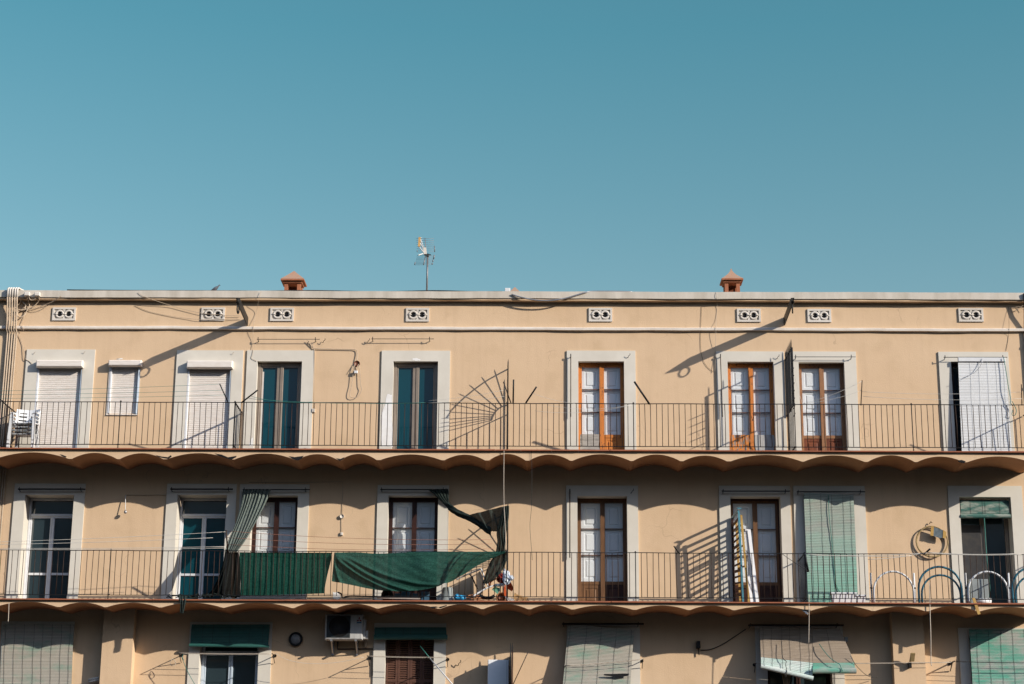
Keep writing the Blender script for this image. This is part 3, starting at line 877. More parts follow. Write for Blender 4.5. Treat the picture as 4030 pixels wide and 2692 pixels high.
# ------------------------------------------------------------------ pipes, cables
pipes = [('p', 220, 215), ('p', 280, 215), ('p', 345, 215), ('p', 413, 215), ('p', 472, 215)]
names = ['leftmost', 'second', 'middle', 'fourth', 'rightmost']
for i, (z, x, y) in enumerate(pipes):
    pt = at(z, x, y, -.24)
    pb = at('p', 148+i*62, 1310, -.12)
    px = pt.x
    t = thing('conduit', 'thin beige conduit running down the left edge, %s of five' % names[i] if i not in (0, 4, 2) else '%s of the five beige conduits at the left edge' % names[i], 'pipe', (px, -.2, Z2), 'conduits down the left edge')
    MB().tube([(px+.35, .6, ZTOP+.01), (px+.05, -.10, pt.z-.01), (px+.01, -.2, pt.z), (px, -.235, pt.z-.03), (px, -.235, zc0-.02)], .022, 8).build('roof_bend', 'trim', t)
    MB().tube([(px, -.235, zc0-.02), (px, -.20, zc0-.15), (px, -.125, zb1+.1), (px, -.125, zb0-.02), (px+.01, -.055, zb0-.10), (px+.01, -.045, zb0-.2), (px+.01, -.045, Z3-.3), (px+.01, -.045, Z2-.5)], .0185, 8).build('pipe', 'cable', t)
# two boxes on the cornice
for k, (x0, x1, y0, y1) in enumerate(((650, 800, 340, 440), (925, 1075, 345, 445))):
    a, c = at('p', x0, y1, -.24), at('p', x1, y0, -.24)
    tag(MB().bbox(a.x, c.x, -.27, -.172, a.z, c.z, .012).build('cable_box', 'trim'), ('left' if k == 0 else 'right') + ' of two small grey cable boxes on the cornice at upper left', 'box', 'cable boxes on the cornice')
def cable(z, pts, Y, r, m, label, name='cable', cat='cable', group=None, sm=True, n=6):
    P = []
    for q in pts:
        yy = q[2] if len(q) > 2 else Y
        P.append(at(z, q[0], q[1], yy))
    return tag(MB().tube(smoothpath(P) if sm else P, r, n).build(name, m), label, cat, group)
cable('p', [(720, 460, -.2), (745, 540, -.12), (775, 640, -.06), (790, 715, -.05), (740, 790, -.06), (690, 900, -.05), (640, 970, -.07), (560, 1010, -.08), (490, 990, -.08), (465, 930, -.06), (490, 860, -.05), (580, 810, -.05), (700, 770, -.05)], -.05, .0135, 'cable', 'thick beige cable looping under the left cable box')
cable('p', [(1040, 465, -.2), (1045, 540, -.12), (1010, 610, -.07), (930, 700, -.05), (840, 750, -.05), (700, 800, -.05), (560, 825, -.06), (440, 790, -.06), (400, 740, -.05)], -.05, .0135, 'cable', 'thick beige cable dropping from the right cable box towards the conduits')
cable('p', [(470, 510, -.15), (530, 515, -.12), (558, 570, -.08), (520, 640, -.05), (480, 690, -.04)], -.05, .012, 'cable', 'short beige cable loop beside the rightmost conduit')
cable('p', [(600, 600, -.04), (660, 660, -.06), (690, 700, -.06), (650, 780, -.06)], -.05, .018, 'cable', 'stubby beige cable end among the loops below the cornice')
cable('p', [(740, 810, -.05), (950, 770, -.04), (1150, 700, -.05), (1400, 600, -.10), (1560, 500, -.17), (1640, 440, -.18)], -.05, .008, 'cable', 'thin cable rising right from the cable knot to the cornice')
cable('p', [(740, 810, -.03), (880, 855, -.03), (1040, 830, -.03), (1180, 760, -.04), (1260, 715, -.05)], -.03, .005, 'cable', 'thin sagging wire below the cornice at upper left')
cable('p', [(660, 985, -.03), (600, 1120, -.03), (560, 1220, -.03), (580, 1260, -.085), (625, 1300, -.085), (620, 1380, -.05)], -.03, .006, 'cable', 'thin wire dropping over the pale band near the conduits')
cable('p', [(780, 480, -.2), (800, 530, -.19), (860, 555, -.18), (930, 530, -.19), (970, 490, -.2)], -.18, .010, 'cable', 'short cable sagging between the two cable boxes')
cable('p', [(190, 880), (420, 860), (560, 850), (640, 800)], -.04, .007, 'cable', 'thin cable passing behind the five conduits, upper one')
cable('p', [(140, 985), (300, 945), (420, 905), (480, 860)], -.03, .007, 'cable', 'thin cable passing behind the five conduits, lower one')
cable('A', [(150, 520, -.03), (185, 620, -.02), (205, 700, -.04), (210, 745, -.04), (240, 765, -.04), (268, 785, -.05)], -.03, .006, 'cable', 'thin wire running down to the first roller shutter')
# dark cable lying along the parapet
P = []
for z, x, y in (('A', 560, 184), ('A', 1150, 182), ('B', 0, 184), ('B', 300, 190), ('B', 700, 191), ('B', 1250, 194), ('B', 1700, 195), ('B', 2000, 193), ('C', 700, 436), ('C', 830, 436)):
    q = at(z, x, y, -.12); P.append((q.x, -.12+.02*math.sin(q.x*3), ZTOP+.012+.008*math.sin(q.x*2.1)))
tag(MB().tube(smoothpath(P), .013, 6).build('cable', 'cable_dark'), 'long black cable lying along the top of the parapet', 'cable')
cable('C', [(895, 450, -.185), (960, 470, -.2), (1060, 490, -.2), (1170, 492, -.2), (1260, 478, -.2), (1340, 455, -.19), (1400, 438, -.175), (1450, 430, -.13), (1600, 430, -.1), (1720, 433, -.1)], -.19, .017, 'steel', 'thick grey hose sagging over the cornice right of the white box')
cable('A', [(1150, 195, -.18), (1200, 225, -.18), (1300, 262, -.12), (1420, 300, -.05), (1560, 340, -.04), (1700, 368, -.05), (1850, 382, -.05), (2010, 388, -.04)], -.05, .005, 'cable', 'upper of two thin wires drooping to the left iron bracket')
cable('A', [(1130, 300, -.02), (1230, 345, -.02), (1400, 385, -.02), (1560, 408, -.03), (1700, 418, -.05), (2010, 415, -.02)], -.03, .005, 'cable', 'lower of two thin wires drooping to the left iron bracket')
cable('B', [(270, 185, -.185), (255, 240, -.18), (230, 360, -.025), (205, 480, -.085), (203, 600, -.025), (200, 700, -.045), (190, 740, -.045), (235, 765, -.045)], -.05, .0045, 'cable', 'beige wire hanging from the cornice beside the left iron bracket')
cable('B', [(660, 590, -.05), (690, 640, -.03), (725, 660, -.03), (850, 664, -.03), (1000, 667, -.03), (1060, 672, -.03), (1072, 700, -.03), (1070, 760, -.05)], -.03, .009, 'cable', 'beige wire bending from the curtain rod to the wall lamp hole')
cable('B', [(690, 610, -.03), (716, 680, -.035), (714, 900, -.035), (708, 1165, -.035)], -.035, .008, 'cable', 'beige wire running down the surround of the left taupe door', sm=False)
tag(MB().bbox(X('B', 696, 1170), X('B', 720, 1170), -.05, 0, Z('B', 700, 1195), Z('B', 700, 1165)).build('socket_box', 'trim'), 'small cream socket box beside the left taupe door', 'box')
# hole for a lamp, wires dangling
pc = at('B', 1069, 787, 0)
lt = thing('broken_wall_lamp', 'empty round lamp hole with dangling wires on the upper wall', 'lamp', pc)
MB().lathe([(.068, -.02), (.068, .0)], pc, 18, 'y').build('hole', 'red_brown', lt)
for pts, r in (([(1060, 780), (1040, 840), (1030, 950), (1010, 1040), (1030, 1070), (1080, 1060), (1110, 1000), (1100, 960), (1095, 850), (1080, 790)], .007), ([(1055, 790), (1030, 830), (1012, 860)], .006), ([(1075, 800), (1072, 840), (1065, 855)], .007)):
    MB().tube(smoothpath([at('B', x, y, -.05) for x, y in pts]), r, 6).build('wire', 'cable', lt)
MB().bbox(X('B', 1048, 860), X('B', 1078, 860), -.09, -.04, Z('B', 1060, 875), Z('B', 1060, 852)).build('bulb_holder', 'white_plastic', lt)
cable('D', [(1310, 190, -.18), (1315, 240, -.185), (1318, 300, -.025), (1312, 420, -.02), (1308, 500, -.085), (1305, 700, -.03), (1300, 850, -.05)], -.05, .004, 'rope', 'pale cord hanging from the cornice by the right orange door')
cable('D', [(1190, 310, -.012), (1182, 480, -.012), (1180, 600, -.012), (1190, 720, -.012), (1225, 800, -.012), (1285, 855, -.012)], -.012, .0035, 'rusty', 'dark thin wire curving down the wall left of the second orange door')
cable('F', [(1390, 395, -.03), (1200, 400, -.02), (1050, 400, -.02)], -.02, .006, 'cable', 'wire along the shaded wall feeding the small hanging bulb', sm=False)
cable('F', [(1480, 395, -.04), (1500, 440, -.05), (1510, 495, -.05)], -.03, .008, 'cable', 'short wire at the corner of the second white door')
cable('G', [(250, 268), (500, 270), (720, 268), (968, 264), (967, 400), (963, 520)], -.015, .005, 'cable', 'thin wire crossing above the curtained door and down to the socket', sm=False)
bl = thing('hanging_bulb', 'small clear bulb hanging from a wire on the middle balcony wall', 'lamp', at('F', 1045, 545, -.12))
MB().tube(smoothpath([at('F', 1048, 402, -.03), at('F', 1046, 430, -.07), at('F', 1046, 525, -.12)]), .008, 6).build('wire', 'white_plastic', bl)
q = at('F', 1046, 540, -.12); MB().blob(q, .035, .035, .042, jag=0).build('bulb', 'steel', bl)
sk = thing('wall_socket', 'small light fitting and socket on one wire between the two dark brown doors', 'socket', at('G', 963, 660, 0))
q = at('G', 963, 530, 0); MB().lathe([(.045, -.05), (.05, -.03), (.05, 0)], q, 14, 'y').build('lamp_holder', 'trim', sk)
MB().tube([at('G', 963, 530, -.02), at('G', 961, 660, -.02)], .005).build('wire', 'cable', sk)
a = at('G', 950, 675, 0); c = at('G', 971, 652, 0); MB().bbox(a.x, c.x, -.04, 0, a.z, c.z).build('socket', 'trim', sk)

# ropes hanging from the slabs
for z, pts, Y, r, lab in (('G', [(2200, 15), (2198, 250), (2200, 450), (2208, 600), (2215, 790)], -1.15, .007, 'pale rope hanging down from the upper balcony to the end of the green net'),
                          ('H', [(84, 30), (88, 250), (84, 480), (72, 620), (82, 780), (92, 900)], -1.12, .004, 'thin dark string hanging down from the upper balcony right of the green net'),
                          ('F', [(75, 1300), (72, 1380), (68, 1455)], -1.14, .008, 'pale rope end hanging below the middle balcony at the far left'),
                          ('N', [(692, 80), (693, 250), (690, 455)], -1.15, .0075, 'pale rope hanging in front of the two leaning blinds'),
                          ('N', [(1620, -10), (1624, 200), (1630, 400), (1632, 600), (1640, 625)], -1.15, .009, 'pale rope with frayed end hanging near the right pilaster')):
    cable(z, pts, Y, r, 'rope' if r > .005 else 'cable_dark', lab, 'rope', 'rope')

# drain pipe at the right edge
xp = X('E', 2136, 500, -.1)
dp = thing('drain_pipe', 'dark drain pipe at the right edge of the facade', 'pipe', (xp, -.1, 0))
MB().tube([(xp+.05, -.21, ZTOP-.03), (xp+.05, -.16, ZTOP-.4), (xp+.05, -.05, ZTOP-.8), (xp+.05, -.045, ZTOP-1.0), (xp+.05, -.045, Z3)], .03, 10).build('pipe', 'iron', dp)
for zz in (ZTOP-1.25, ZTOP-2.2): MB().lathe([(.042, 0), (.042, .05)], (xp+.05, -.045, zz), 12).build('clamp', 'iron', dp)
cable('E', [(2140, 340, -.06), (2100, 310, -.04), (2060, 318, -.03), (2030, 322, -.03), (2050, 350, -.03), (2090, 335, -.03), (2130, 300, -.05)], -.04, .006, 'cable', 'cable loop beside the drain pipe at upper right')
cable('E', [(2012, 310, -.01), (2015, 480, -.08), (2010, 560, -.01), (1990, 680, -.01)], -.012, .0032, 'rusty', 'thin dark wire down the wall above the white blind')

# ------------------------------------------------------------------ railings
def railing(x0, x1, zf, ztop, posts, label, sp=.1255, bow=.004, skip=()):
    zb = zf+.095
    t = thing('balcony_railing', label, 'railing', ((x0+x1)/2, YR, zf), 'iron balcony railings')
    q = random.Random(int(x0*100)+int(zf*10))
    n = max(2, int((x1-x0)/.3)); ph = q.uniform(0, 6)
    top = [(x0+(x1-x0)*i/n, YR, ztop+bow*math.sin(ph+i*.9)) for i in range(n+1)]
    b = MB()
    for a, c in zip(top, top[1:]): b.bar(a, c, .034, .012)
    b.build('top_rail', 'iron', t)
    b = MB()
    for i in range(n): b.bar((x0+(x1-x0)*i/n, YR, zb+.003*math.sin(ph+i)), (x0+(x1-x0)*(i+1)/n, YR, zb+.003*math.sin(ph+i+1)), .028, .012)
    b.build('bottom_rail', 'iron', t)
    m = max(1, round((x1-x0)/sp))
    for k in range(1, m):
        x = x0+(x1-x0)*k/m + q.uniform(-.006, .006)
        if any(abs(x-p_) < .05 for p_ in posts): continue
        dx = q.uniform(-.006, .006); dy = q.uniform(-.006, .006)
        MB().tube([(x, YR, zb), (x+dx, YR+dy, (zb+ztop)/2), (x+q.uniform(-.004, .004), YR, ztop-.004)], .0076, 6).build('baluster', 'rusty', t)
    for p_ in posts:
        b = MB(); b.bar((p_, YR, zf), (p_, YR, ztop+.02), .018, .018); b.bar((p_, YR-.02, zb+.006), (p_, YR+.12, zb+.03), .02, .014)
        b.lathe([(.012, 0), (.022, .012), (.012, .03)], (p_, YR, ztop+.004), 8); b.lathe([(.03, 0), (.02, .02)], (p_, YR, zf), 8)
        b.build('post', 'iron', t)
    return t
ZR3 = Z('s', 2015, 1587.5, YR); ZR2 = Z('s', 2015, 2173.5, YR)
xA, xF, xG = X('s', 925, 1584, YR), X('s', 1996, 1586, YR), X('s', 3126, 1594, YR)
xL = X('s', 10, 1581, YR)
railing(-13.6, xL-.03, Z3, ZR3, [-12.4], 'short stretch of upper railing beyond the left partition')
railing(xL, xA-.012, Z3, ZR3, [xL, X('A', 1007, 1107, YR)], 'upper railing in front of the two large roller shutters')
railing(xA+.012, xF-.012, Z3, ZR3, [xA, X('B', 1255, 1117, YR)], 'upper railing in front of the two taupe glazed doors')
railing(xF+.012, xG-.012, Z3, ZR3, [xF, X('D', 620, 1125, YR)], 'upper railing in front of the two orange doors')
railing(xG+.012, XEND-.02, Z3, ZR3, [xG, X('E', 1200, 1140, YR)], 'upper railing in front of the brown door and white blind')
xA2, xF2, xG2 = X('F', 1890, 870, YR), X('G', 2222, 800, YR), X('J', 312, 890, YR)
railing(-13.6, xA2-.012, Z2, ZR2, [X('F', 925, 870, YR)], 'middle railing in front of the two white aluminium doors')
railing(xA2+.012, xF2-.012, Z2, ZR2, [xA2, X('G', 1210, 800, YR)], 'middle railing hung with green shade nets')
railing(xF2+.012, xG2-.012, Z2, ZR2, [xF2, X('H', 912, 845, YR)], 'middle railing in front of the light brown door and leaning slats')
railing(xG2+.012, XEND-.02, Z2, ZR2, [xG2, X('J', 1530, 890, YR)], 'middle railing in front of the long green blind and hoops')
railing(-13.6, XEND-.02, Z1, Z1+1.03, [xA2, xF2, xG2], 'lowest railing mostly below the frame', sp=.31)

def side_rail(x, zf, zt, label, n=6, y1=-.02):
    t = thing('balcony_partition', label, 'railing', (x, -.5, zf), 'iron partitions across the balconies')
    MB().bar((x, YR, zt), (x, y1, zt), .03, .014).bar((x, YR, zf+.095), (x, y1, zf+.095), .025, .012).build('rail', 'iron', t)
    for k in range(n):
        y = YR+(y1-YR)*(k+.5)/n
        MB().tube([(x, y, zf+.02), (x, y, zt)], .008, 6).build('baluster', 'iron', t)
    return t
side_rail(xL, Z3, ZR3, 'iron partition crossing the upper balcony behind the chair stack', 8)
side_rail(xA, Z3, ZR3, 'iron partition crossing the upper balcony between shutter and taupe door')
side_rail(XEND-.03, Z3, ZR3, 'iron end rail of the upper balcony at the far right')
side_rail(xG2, Z2, ZR2, 'iron partition crossing the middle balcony beside the long green blind')
side_rail(XEND-.03, Z2, ZR2, 'iron end rail of the middle balcony at the far right')

# fan-shaped spiked partition: laid out in its own plane from the shadow it throws
def fan(xf, zf, zt, label, dz=0.0):
    t = thing('fan_partition', label, 'partition', (xf, -.6, zf), 'spiked fan partitions')
    def s(x, y):
        w = at('C', x, y, 0); yy = (w.x-xF)/SX
        return Vector((xf, yy, w.z-SZ*yy+dz))
    MB().bar((xf, YR-.02, zt), (xf, -.01, zt), .028, .014).bar((xf, YR, zf+.095), (xf, -.01, zf+.095), .025, .012).build('rail', 'iron', t)
    for k in range(7):
        y = YR+(k+.5)*1.04/7
        MB().tube([(xf, y, zf+.02), (xf, y, zt)], .008, 6).build('baluster', 'iron', t)
    arc = [s(*p_) for p_ in ((872, 962), (800, 1000), (720, 1045), (640, 1102), (560, 1168), (475, 1252), (430, 1310))]
    b = MB(); A = smoothpath(arc, 4)
    for a, c in zip(A, A[1:]): b.bar(a, c, .012, .03)
    b.build('outer_arc', 'iron', t)
    inn = [s(*p_) for p_ in ((866, 1210), (825, 1222), (795, 1243), (770, 1275), (752, 1318))]
    b = MB(); A = smoothpath(inn, 4)
    for a, c in zip(A, A[1:]): b.bar(a, c, .012, .028)
    b.build('inner_arc', 'iron', t)
    for a, c in (((868, 1208), (872, 895)), ((848, 1206), (775, 965)), ((825, 1218), (687, 1015)), ((805, 1240), (602, 1070)), ((790, 1250), (527, 1130)),
                 ((778, 1262), (470, 1203)), ((768, 1275), (410, 1255)), ((762, 1285), (395, 1312)), ((757, 1295), (385, 1345)), ((753, 1305), (375, 1375)), ((751, 1316), (370, 1408))):
        p0, p1 = s(*a), s(*c)
        p1.y = max(p1.y, -1.62)
        MB().tube([p0, p0.lerp(p1, .93), p1], [.009, .0085, .002], 6).build('spike', 'iron', t)
    MB().tube([(xf, -.05, zf), (xf, -.05, zt+.55), (xf, -.05, zt+.85)], [.014, .013, .004], 8).build('wall_post', 'iron', t)
    return t
fan(xF, Z3, ZR3, 'spiked iron fan partition on the upper balcony beside an orange door')
fan(xF2, Z2, ZR2, 'spiked iron fan partition on the middle balcony with black net tied to it', Z2-Z3)

# tall spiked grille partition
xg = X('E', 165, 1215, 0)
gt = thing('grille_partition', 'tall dark iron grille with spikes between the second orange door and the brown door', 'partition', (xg, -.55, Z3))
zt_f, zt_w = Z('E', 215, 662, YR), Z('E', 157, 742, -.05)
zg = (zt_f+zt_w)/2
b = MB(); b.bar((xg, YR, zg), (xg, -.02, zg), .04, .016).bar((xg, YR-.02, ZR3), (xg, -.01, ZR3), .035, .016).bar((xg, YR, Z3+.095), (xg, -.01, Z3+.095), .025, .012)
b.build('rail', 'iron', gt)
for y, w in ((YR, .05), (-.55, .045), (-.05, .05)):
    MB().bar((xg, y, ZR3-.05), (xg, y, zg+.0), w, .03).build('upright', 'iron', gt)
for y in (-.9, -.73, -.38, -.2):
    MB().bar((xg, y, ZR3), (xg, y, zg), .02, .012).build('baluster', 'iron', gt)
for k in range(7):
    y = YR+.03+k*.16
    MB().tube([(xg, y, zg), (xg, y, zg+.16), (xg, y, zg+.21)], [.010, .008, .001], 6).build('spike', 'iron', gt)
for k in range(8):
    zz = ZR3-.02+k*(zg-ZR3-.1)/7-.25
    MB().tube([(xg, YR, zz), (xg, YR-.22, zz+.02), (xg, YR-.27, zz+.02)], [.010, .008, .001], 6).build('spike', 'iron', gt)
for k in range(6):
    y = YR+(k+.5)*1.04/6
    MB().tube([(xg, y, Z3+.02), (xg, y, ZR3)], .008, 6).build('baluster', 'iron', gt)

# ------------------------------------------------------------------ clothes-line props and lines
def prop(z, a, c, r, label, ya=YR-.25, yc=YR, m='iron'):
    return tag(MB().tube([at(z, *c, yc), at(z, *a, ya)], r, 7).build('clothesline_prop', m), label, 'pole', 'clothesline props on the railings')
prop('A', (1832, 955), (1902, 1110), .013, 'thin dark prop leaning left above the railing before the second roller shutter')
prop('A', (1962, 1115), (2020, 1198), .016, 'dark stick below the rail beside the second roller shutter', YR, -.1)
prop('B', (240, 1008), (105, 1113), .017, 'black prop leaning right in front of the left taupe door')
prop('C', (1065, 1085), (992, 1195), .019, 'black prop leaning right beside the upper fan partition')
prop('C', (908, 1035), (905, 1195), .018, 'short upright black prop just right of the upper fan')
prop('C', (838, 1050), (890, 1195), .012, 'thin black prop leaning left across the upper fan')
prop('D', (628, 937), (755, 1125), .022, 'thick black prop leaning left right of the first orange door')
prop('E', (790, 925), (780, 1135), .011, 'thin upright prop right of the brown door', m='rusty')
prop('E', (2118, 960), (2123, 1135), .011, 'thin upright prop right of the white blind', m='rusty')
prop('H', (1220, 790), (1262, 848), .014, 'short black prop leaning left of the slatted bed shadow')
prop('J', (1355, 850), (1308, 892), .020, 'short black prop in front of the coiled tube')
prop('J', (310, 880), (340, 1040), .026, 'thick black stick hanging from the rail before the long green blind', -1.1, -1.1)
prop('q', (-20, 160), (60, 250), .013, 'black prop leaning out at the far left end of the upper railing')
prop('F', (1885, 690), (1900, 880), .016, 'upright prop with pegs beside the hanging black curtain', m='rusty')

def lines(z, segs, Y0, Y1, r, m, label, drop=.02):
    t = thing('clothesline', label, 'clothesline', at(z, *segs[0][0], Y0))
    for a, c in segs:
        MB().tube(sag(at(z, *a, Y0), at(z, *c, Y1), drop), r, 5).build('line', m, t)
lines('A', [((-150, 1016), (1832, 957)), ((-150, 1046), (1850, 1008)), ((-150, 1076), (1872, 1048))], -1.3, -1.3, .0035, 'line_green', 'three thin green clotheslines before the roller shutters')
lines('B', [((170, 1078), (1640, 1112)), ((190, 1060), (700, 1105))], -1.2, -1.2, .0045, 'line_green', 'green clotheslines before the taupe glazed doors', .06)
lines('C', [((320, 1180), (838, 1108)), ((320, 1195), (845, 1150)), ((1040, 1130), (1330, 1200))], -1.25, -1.25, .003, 'line_pale', 'thin pale clotheslines tied to the upper fan', .03)
lines('D', [((-200, 1180), (610, 1130)), ((-100, 1130), (610, 1128)), ((610, 1130), (680, 1010))], -1.2, -1.2, .003, 'line_pale', 'thin pale clotheslines before the first orange door', .10)
lines('E', [((300, 1118), (790, 932)), ((300, 1120), (785, 1008)), ((785, 1020), (2120, 1022)), ((800, 1060), (2123, 1078)), ((230, 900), (295, 1125))], -1.2, -1.2, .0035, 'line_pale', 'thin clotheslines between two props before brown door and white blind', .05)
lines('F', [((-100, 792), (1885, 705)), ((-100, 812), (1775, 755)), ((-100, 842), (1885, 828)), ((-100, 852), (1885, 840))], -1.25, -1.25, .0045, 'line_pale', 'four pale clotheslines before the white aluminium doors', .02)
lines('G', [((85, 640), (2100, 705)), ((85, 690), (2110, 738)), ((85, 742), (2120, 775))], -1.25, -1.25, .0045, 'line_red', 'three reddish clotheslines above the green nets', .07)
lines('J', [((310, 890), (1200, 905)), ((345, 900), (1330, 882)), ((840, 935), (1310, 880)), ((1330, 875), (2060, 888)), ((1330, 882), (2120, 893))], -1.2, -1.2, .006, 'line_pale', 'white clotheslines before the coiled tube', .03)
lines('H', [((2075, 845), (2285, 985))], -1.12, -1.12, .006, 'cable_dark', 'dark cord tied from rail to black stick beside the green blind', .01)

# curtain rods and hooks above the doors
def rod(z, x0, x1, y, Y, r, label, holders=True, m='iron'):
    a, c = at(z, x0, y, Y), at(z, x1, y, Y)
    t = thing('curtain_rod', label, 'rod', (a+c)/2, 'curtain rods over the doors')
    MB().tube([a, c], r, 8).build('bar', m, t)
    for u in (.02, .93):
        p_ = a.lerp(c, u)
        MB().tube([(p_.x, 0, p_.z-.03), (p_.x, Y*.6, p_.z-.03), (p_.x, Y-.012, p_.z-.006), (p_.x, Y-.012, p_.z+.045)], .009, 6).build('hook', m, t)
rod('B', 235, 760, 583, -.10, .007, 'thin rod on the wall above the left taupe door')
rod('B', 1190, 1712, 580, -.10, .007, 'thin rod on the wall above the right taupe door')
rod('E', 225, 735, 730, -.12, .007, 'thin rod above the brown door')
rod('E', 1470, 2000, 733, -.14, .008, 'rod holding the white blind')
rod('F', 150, 712, 350, -.14, .018, 'black rod above the first white aluminium door')
rod('F', 1420, 1942, 350, -.14, .018, 'black rod above the second white aluminium door')
rod('G', 205, 718, 324, -.14, .014, 'black rod carrying the gathered curtain')
rod('G', 1255, 1772, 324, -.14, .014, 'black rod carrying the twisted black net')
rod('H', 1600, 2145, 350, -.14, .014, 'black rod above the door behind the leaning slats')
rod('J', 245, 815, 372, -.14, .014, 'black rod holding the long green blind')
rod('M', 415, 1045, 305, -.2, .022, 'black rod above the tilted faded blind')
rod('N', 225, 960, 315, -.25, .022, 'black rod above the two leaning blinds')
def s_hook(z, x, y, label, m='iron', k=1.0):
    P = [at(z, x-30*k, y+20*k, -.005-.03*(1-k)), at(z, x-12*k, y+25*k, -.05), at(z, x-5*k, y+8*k, -.05-.03*k), at(z, x+8*k, y-2, -.05-.06*k), at(z, x+8*k, y-18*k, -.05-.07*k)]
    tag(MB().tube(smoothpath(P), .003+.005*k*k, 6).build('wall_hook', m), label, 'hook', 'small wall hooks')
for z, x, y, lab in (('B', 797, 590, 'small iron hook beside the rod over the left taupe door'), ('B', 1168, 590, 'small iron hook beside the rod over the right taupe door'),
                     ('D', 585, 715, 'iron hook at the right corner of the first orange door'), ('D', 1828, 725, 'iron hook at the right corner of the second orange door'),
                     ('A', 1945, 695, 'small hook above the second roller shutter, right corner'), ('A', 705, 688, 'small hook above the first roller shutter, right corner'),
                     ('A', 290, 692, 'small hook above the first roller shutter, left corner'), ('H', 890, 345, 'iron hook at the right corner of the light brown door')):
    s_hook(z, x, y, lab, *(('cable', .45) if z == 'A' else ('iron', .8)))
def hanging_rod(z, x, y0, y1, label, Y=-.085, r=.010, x2=None):
    t = thing('hanging_rod', label, 'rod', at(z, x, y1, Y), 'rods hanging beside doors')
    MB().tube([at(z, x, y0, Y), at(z, x2 or x, y1, Y)], r, 7).build('bar', 'rusty', t)
    p_ = at(z, x, y0, Y); MB().tube(smoothpath([(p_.x, 0, p_.z-.02), (p_.x, Y*.6, p_.z-.03), (p_.x, Y-.02, p_.z-.01), (p_.x, Y-.02, p_.z+.03)]), .011, 7).build('hook', 'iron', t)
hanging_rod('D', 98, 718, 1230, 'thin rod hanging left of the first orange door')
hanging_rod('D', 1346, 718, 1232, 'thin rod hanging left of the second orange door', x2=1364)
hanging_rod('H', 390, 345, 880, 'black rod hanging left of the light brown door', r=.013)

# ------------------------------------------------------------------ blinds
def blind(name, TL, TR, BL, BR, mat, label, pitch=.034, belly=0.0, cords=(.12, .34, .55, .78, .93), roll=0.0, cr=.0026, roll_mat=None, cat='blind', wob=.004, cord_mat='cable_dark', seed=2, parent=None):
    TL, TR, BL, BR = map(Vector, (TL, TR, BL, BR))
    h = ((TL-BL).length+(TR-BR).length)/2
    n = max(3, int(h/pitch)); nx = 8
    t = parent or thing(name, label, cat, (BL+BR)/2)
    q = random.Random(seed)
    side = (TR-TL).normalized(); down = ((BL-TL)+(BR-TR)).normalized(); nrm = side.cross(down).normalized()
    if nrm.y > 0: nrm = -nrm
    def S(u, v): return TL.lerp(TR, u).lerp(BL.lerp(BR, u), v) + nrm*belly*math.sin(math.pi*v)
    b = MB()
    for i in range(n):
        v0, v1 = i/n, (i+.90)/n
        j = q.uniform(-wob, wob)
        r0 = []; r1 = []; r2 = []
        for k in range(nx+1):
            u = k/nx
            w = j+wob*.8*math.sin(u*9+i*.7)
            r0.append(S(u, v0)+nrm*(.001+w*.4)); r1.append(S(u, (v0+v1)/2)+nrm*(.009+w*.4)); r2.append(S(u, v1)+nrm*(.003+w*.4))
        b.grid([r0, r1, r2], True)
    b.build('slats', mat, t)
    # thin backing so that no light leaks through the gaps in full
    MB().grid([[S(u/6, v/8)-nrm*.004 for u in range(7)] for v in range(9)]).build('backing', M['backing'], t)
    for u in cords:
        uu = u; MB().tube([S(uu+.004*math.sin(v), v/10)+nrm*.014 for v in range(11)], cr, 5).build('cord', cord_mat, t)
    if roll:
        c0, c1 = S(-.01, 1)+nrm*roll*.6, S(1.01, 1)+nrm*roll*.6
        rl = MB(); ax = (c1-c0).normalized(); e1 = nrm; e2 = ax.cross(e1)
        m = 14; rows = []
        for k in range(2*m+1):
            a = 2*math.pi*k/(2*m); rr = roll*(1 if k % 2 == 0 else .93)
            rows.append([c0.lerp(c1, w/6)+(e1*math.cos(a)+e2*math.sin(a))*rr for w in range(7)])
        rl.grid(rows, False)
        rl.add([r_[0] for r_ in rows[:-1]], [tuple(range(2*m))]); rl.add([r_[-1] for r_ in rows[:-1]], [tuple(range(2*m))])
        rl.build('rolled_end', roll_mat or mat, t)
    return t
M['backing'] = pm('dark_gap', (.05, .07, .06), None, 4, .9, bumpy=0)

t9 = blind('white_blind', at('E', 1590, 770, -.13), at('E', 1985, 770, -.13), at('E', 1622, 1530, -.2), at('E', 2040, 1530, -.2), 'blind_white',
      'white slatted blind hanging half over the last upper door', .036, .0, (.25, .43, .61, .79, .95), wob=.002, cord_mat='white_plastic', cr=.0022)
a, c = at('E', 1590, 768, -.15), at('E', 1983, 737, -.15)
MB().bbox(a.x, c.x, -.17, -.12, a.z-.005, c.z).build('head_board', 'white_plastic', t9)
cable('E', [(1790, 745, -.18), (1785, 790, -.2), (1740, 850, -.21), (1680, 885, -.22), (1625, 908, -.22)], -.2, .006, 'steel', 'grey cord curving across the white blind')
cable('E', [(1970, 735, -.2), (1990, 850, -.22), (2010, 980, -.25), (2030, 1090, -.25), (2025, 1110, -.25), (2050, 1150, -.25), (2040, 1210, -.25), (2065, 1215, -.25), (2075, 1170, -.25), (2040, 1100, -.25)], -.2, .008, 'line_green', 'knotted green-grey rope hanging at the right of the white blind', 'rope', 'rope')

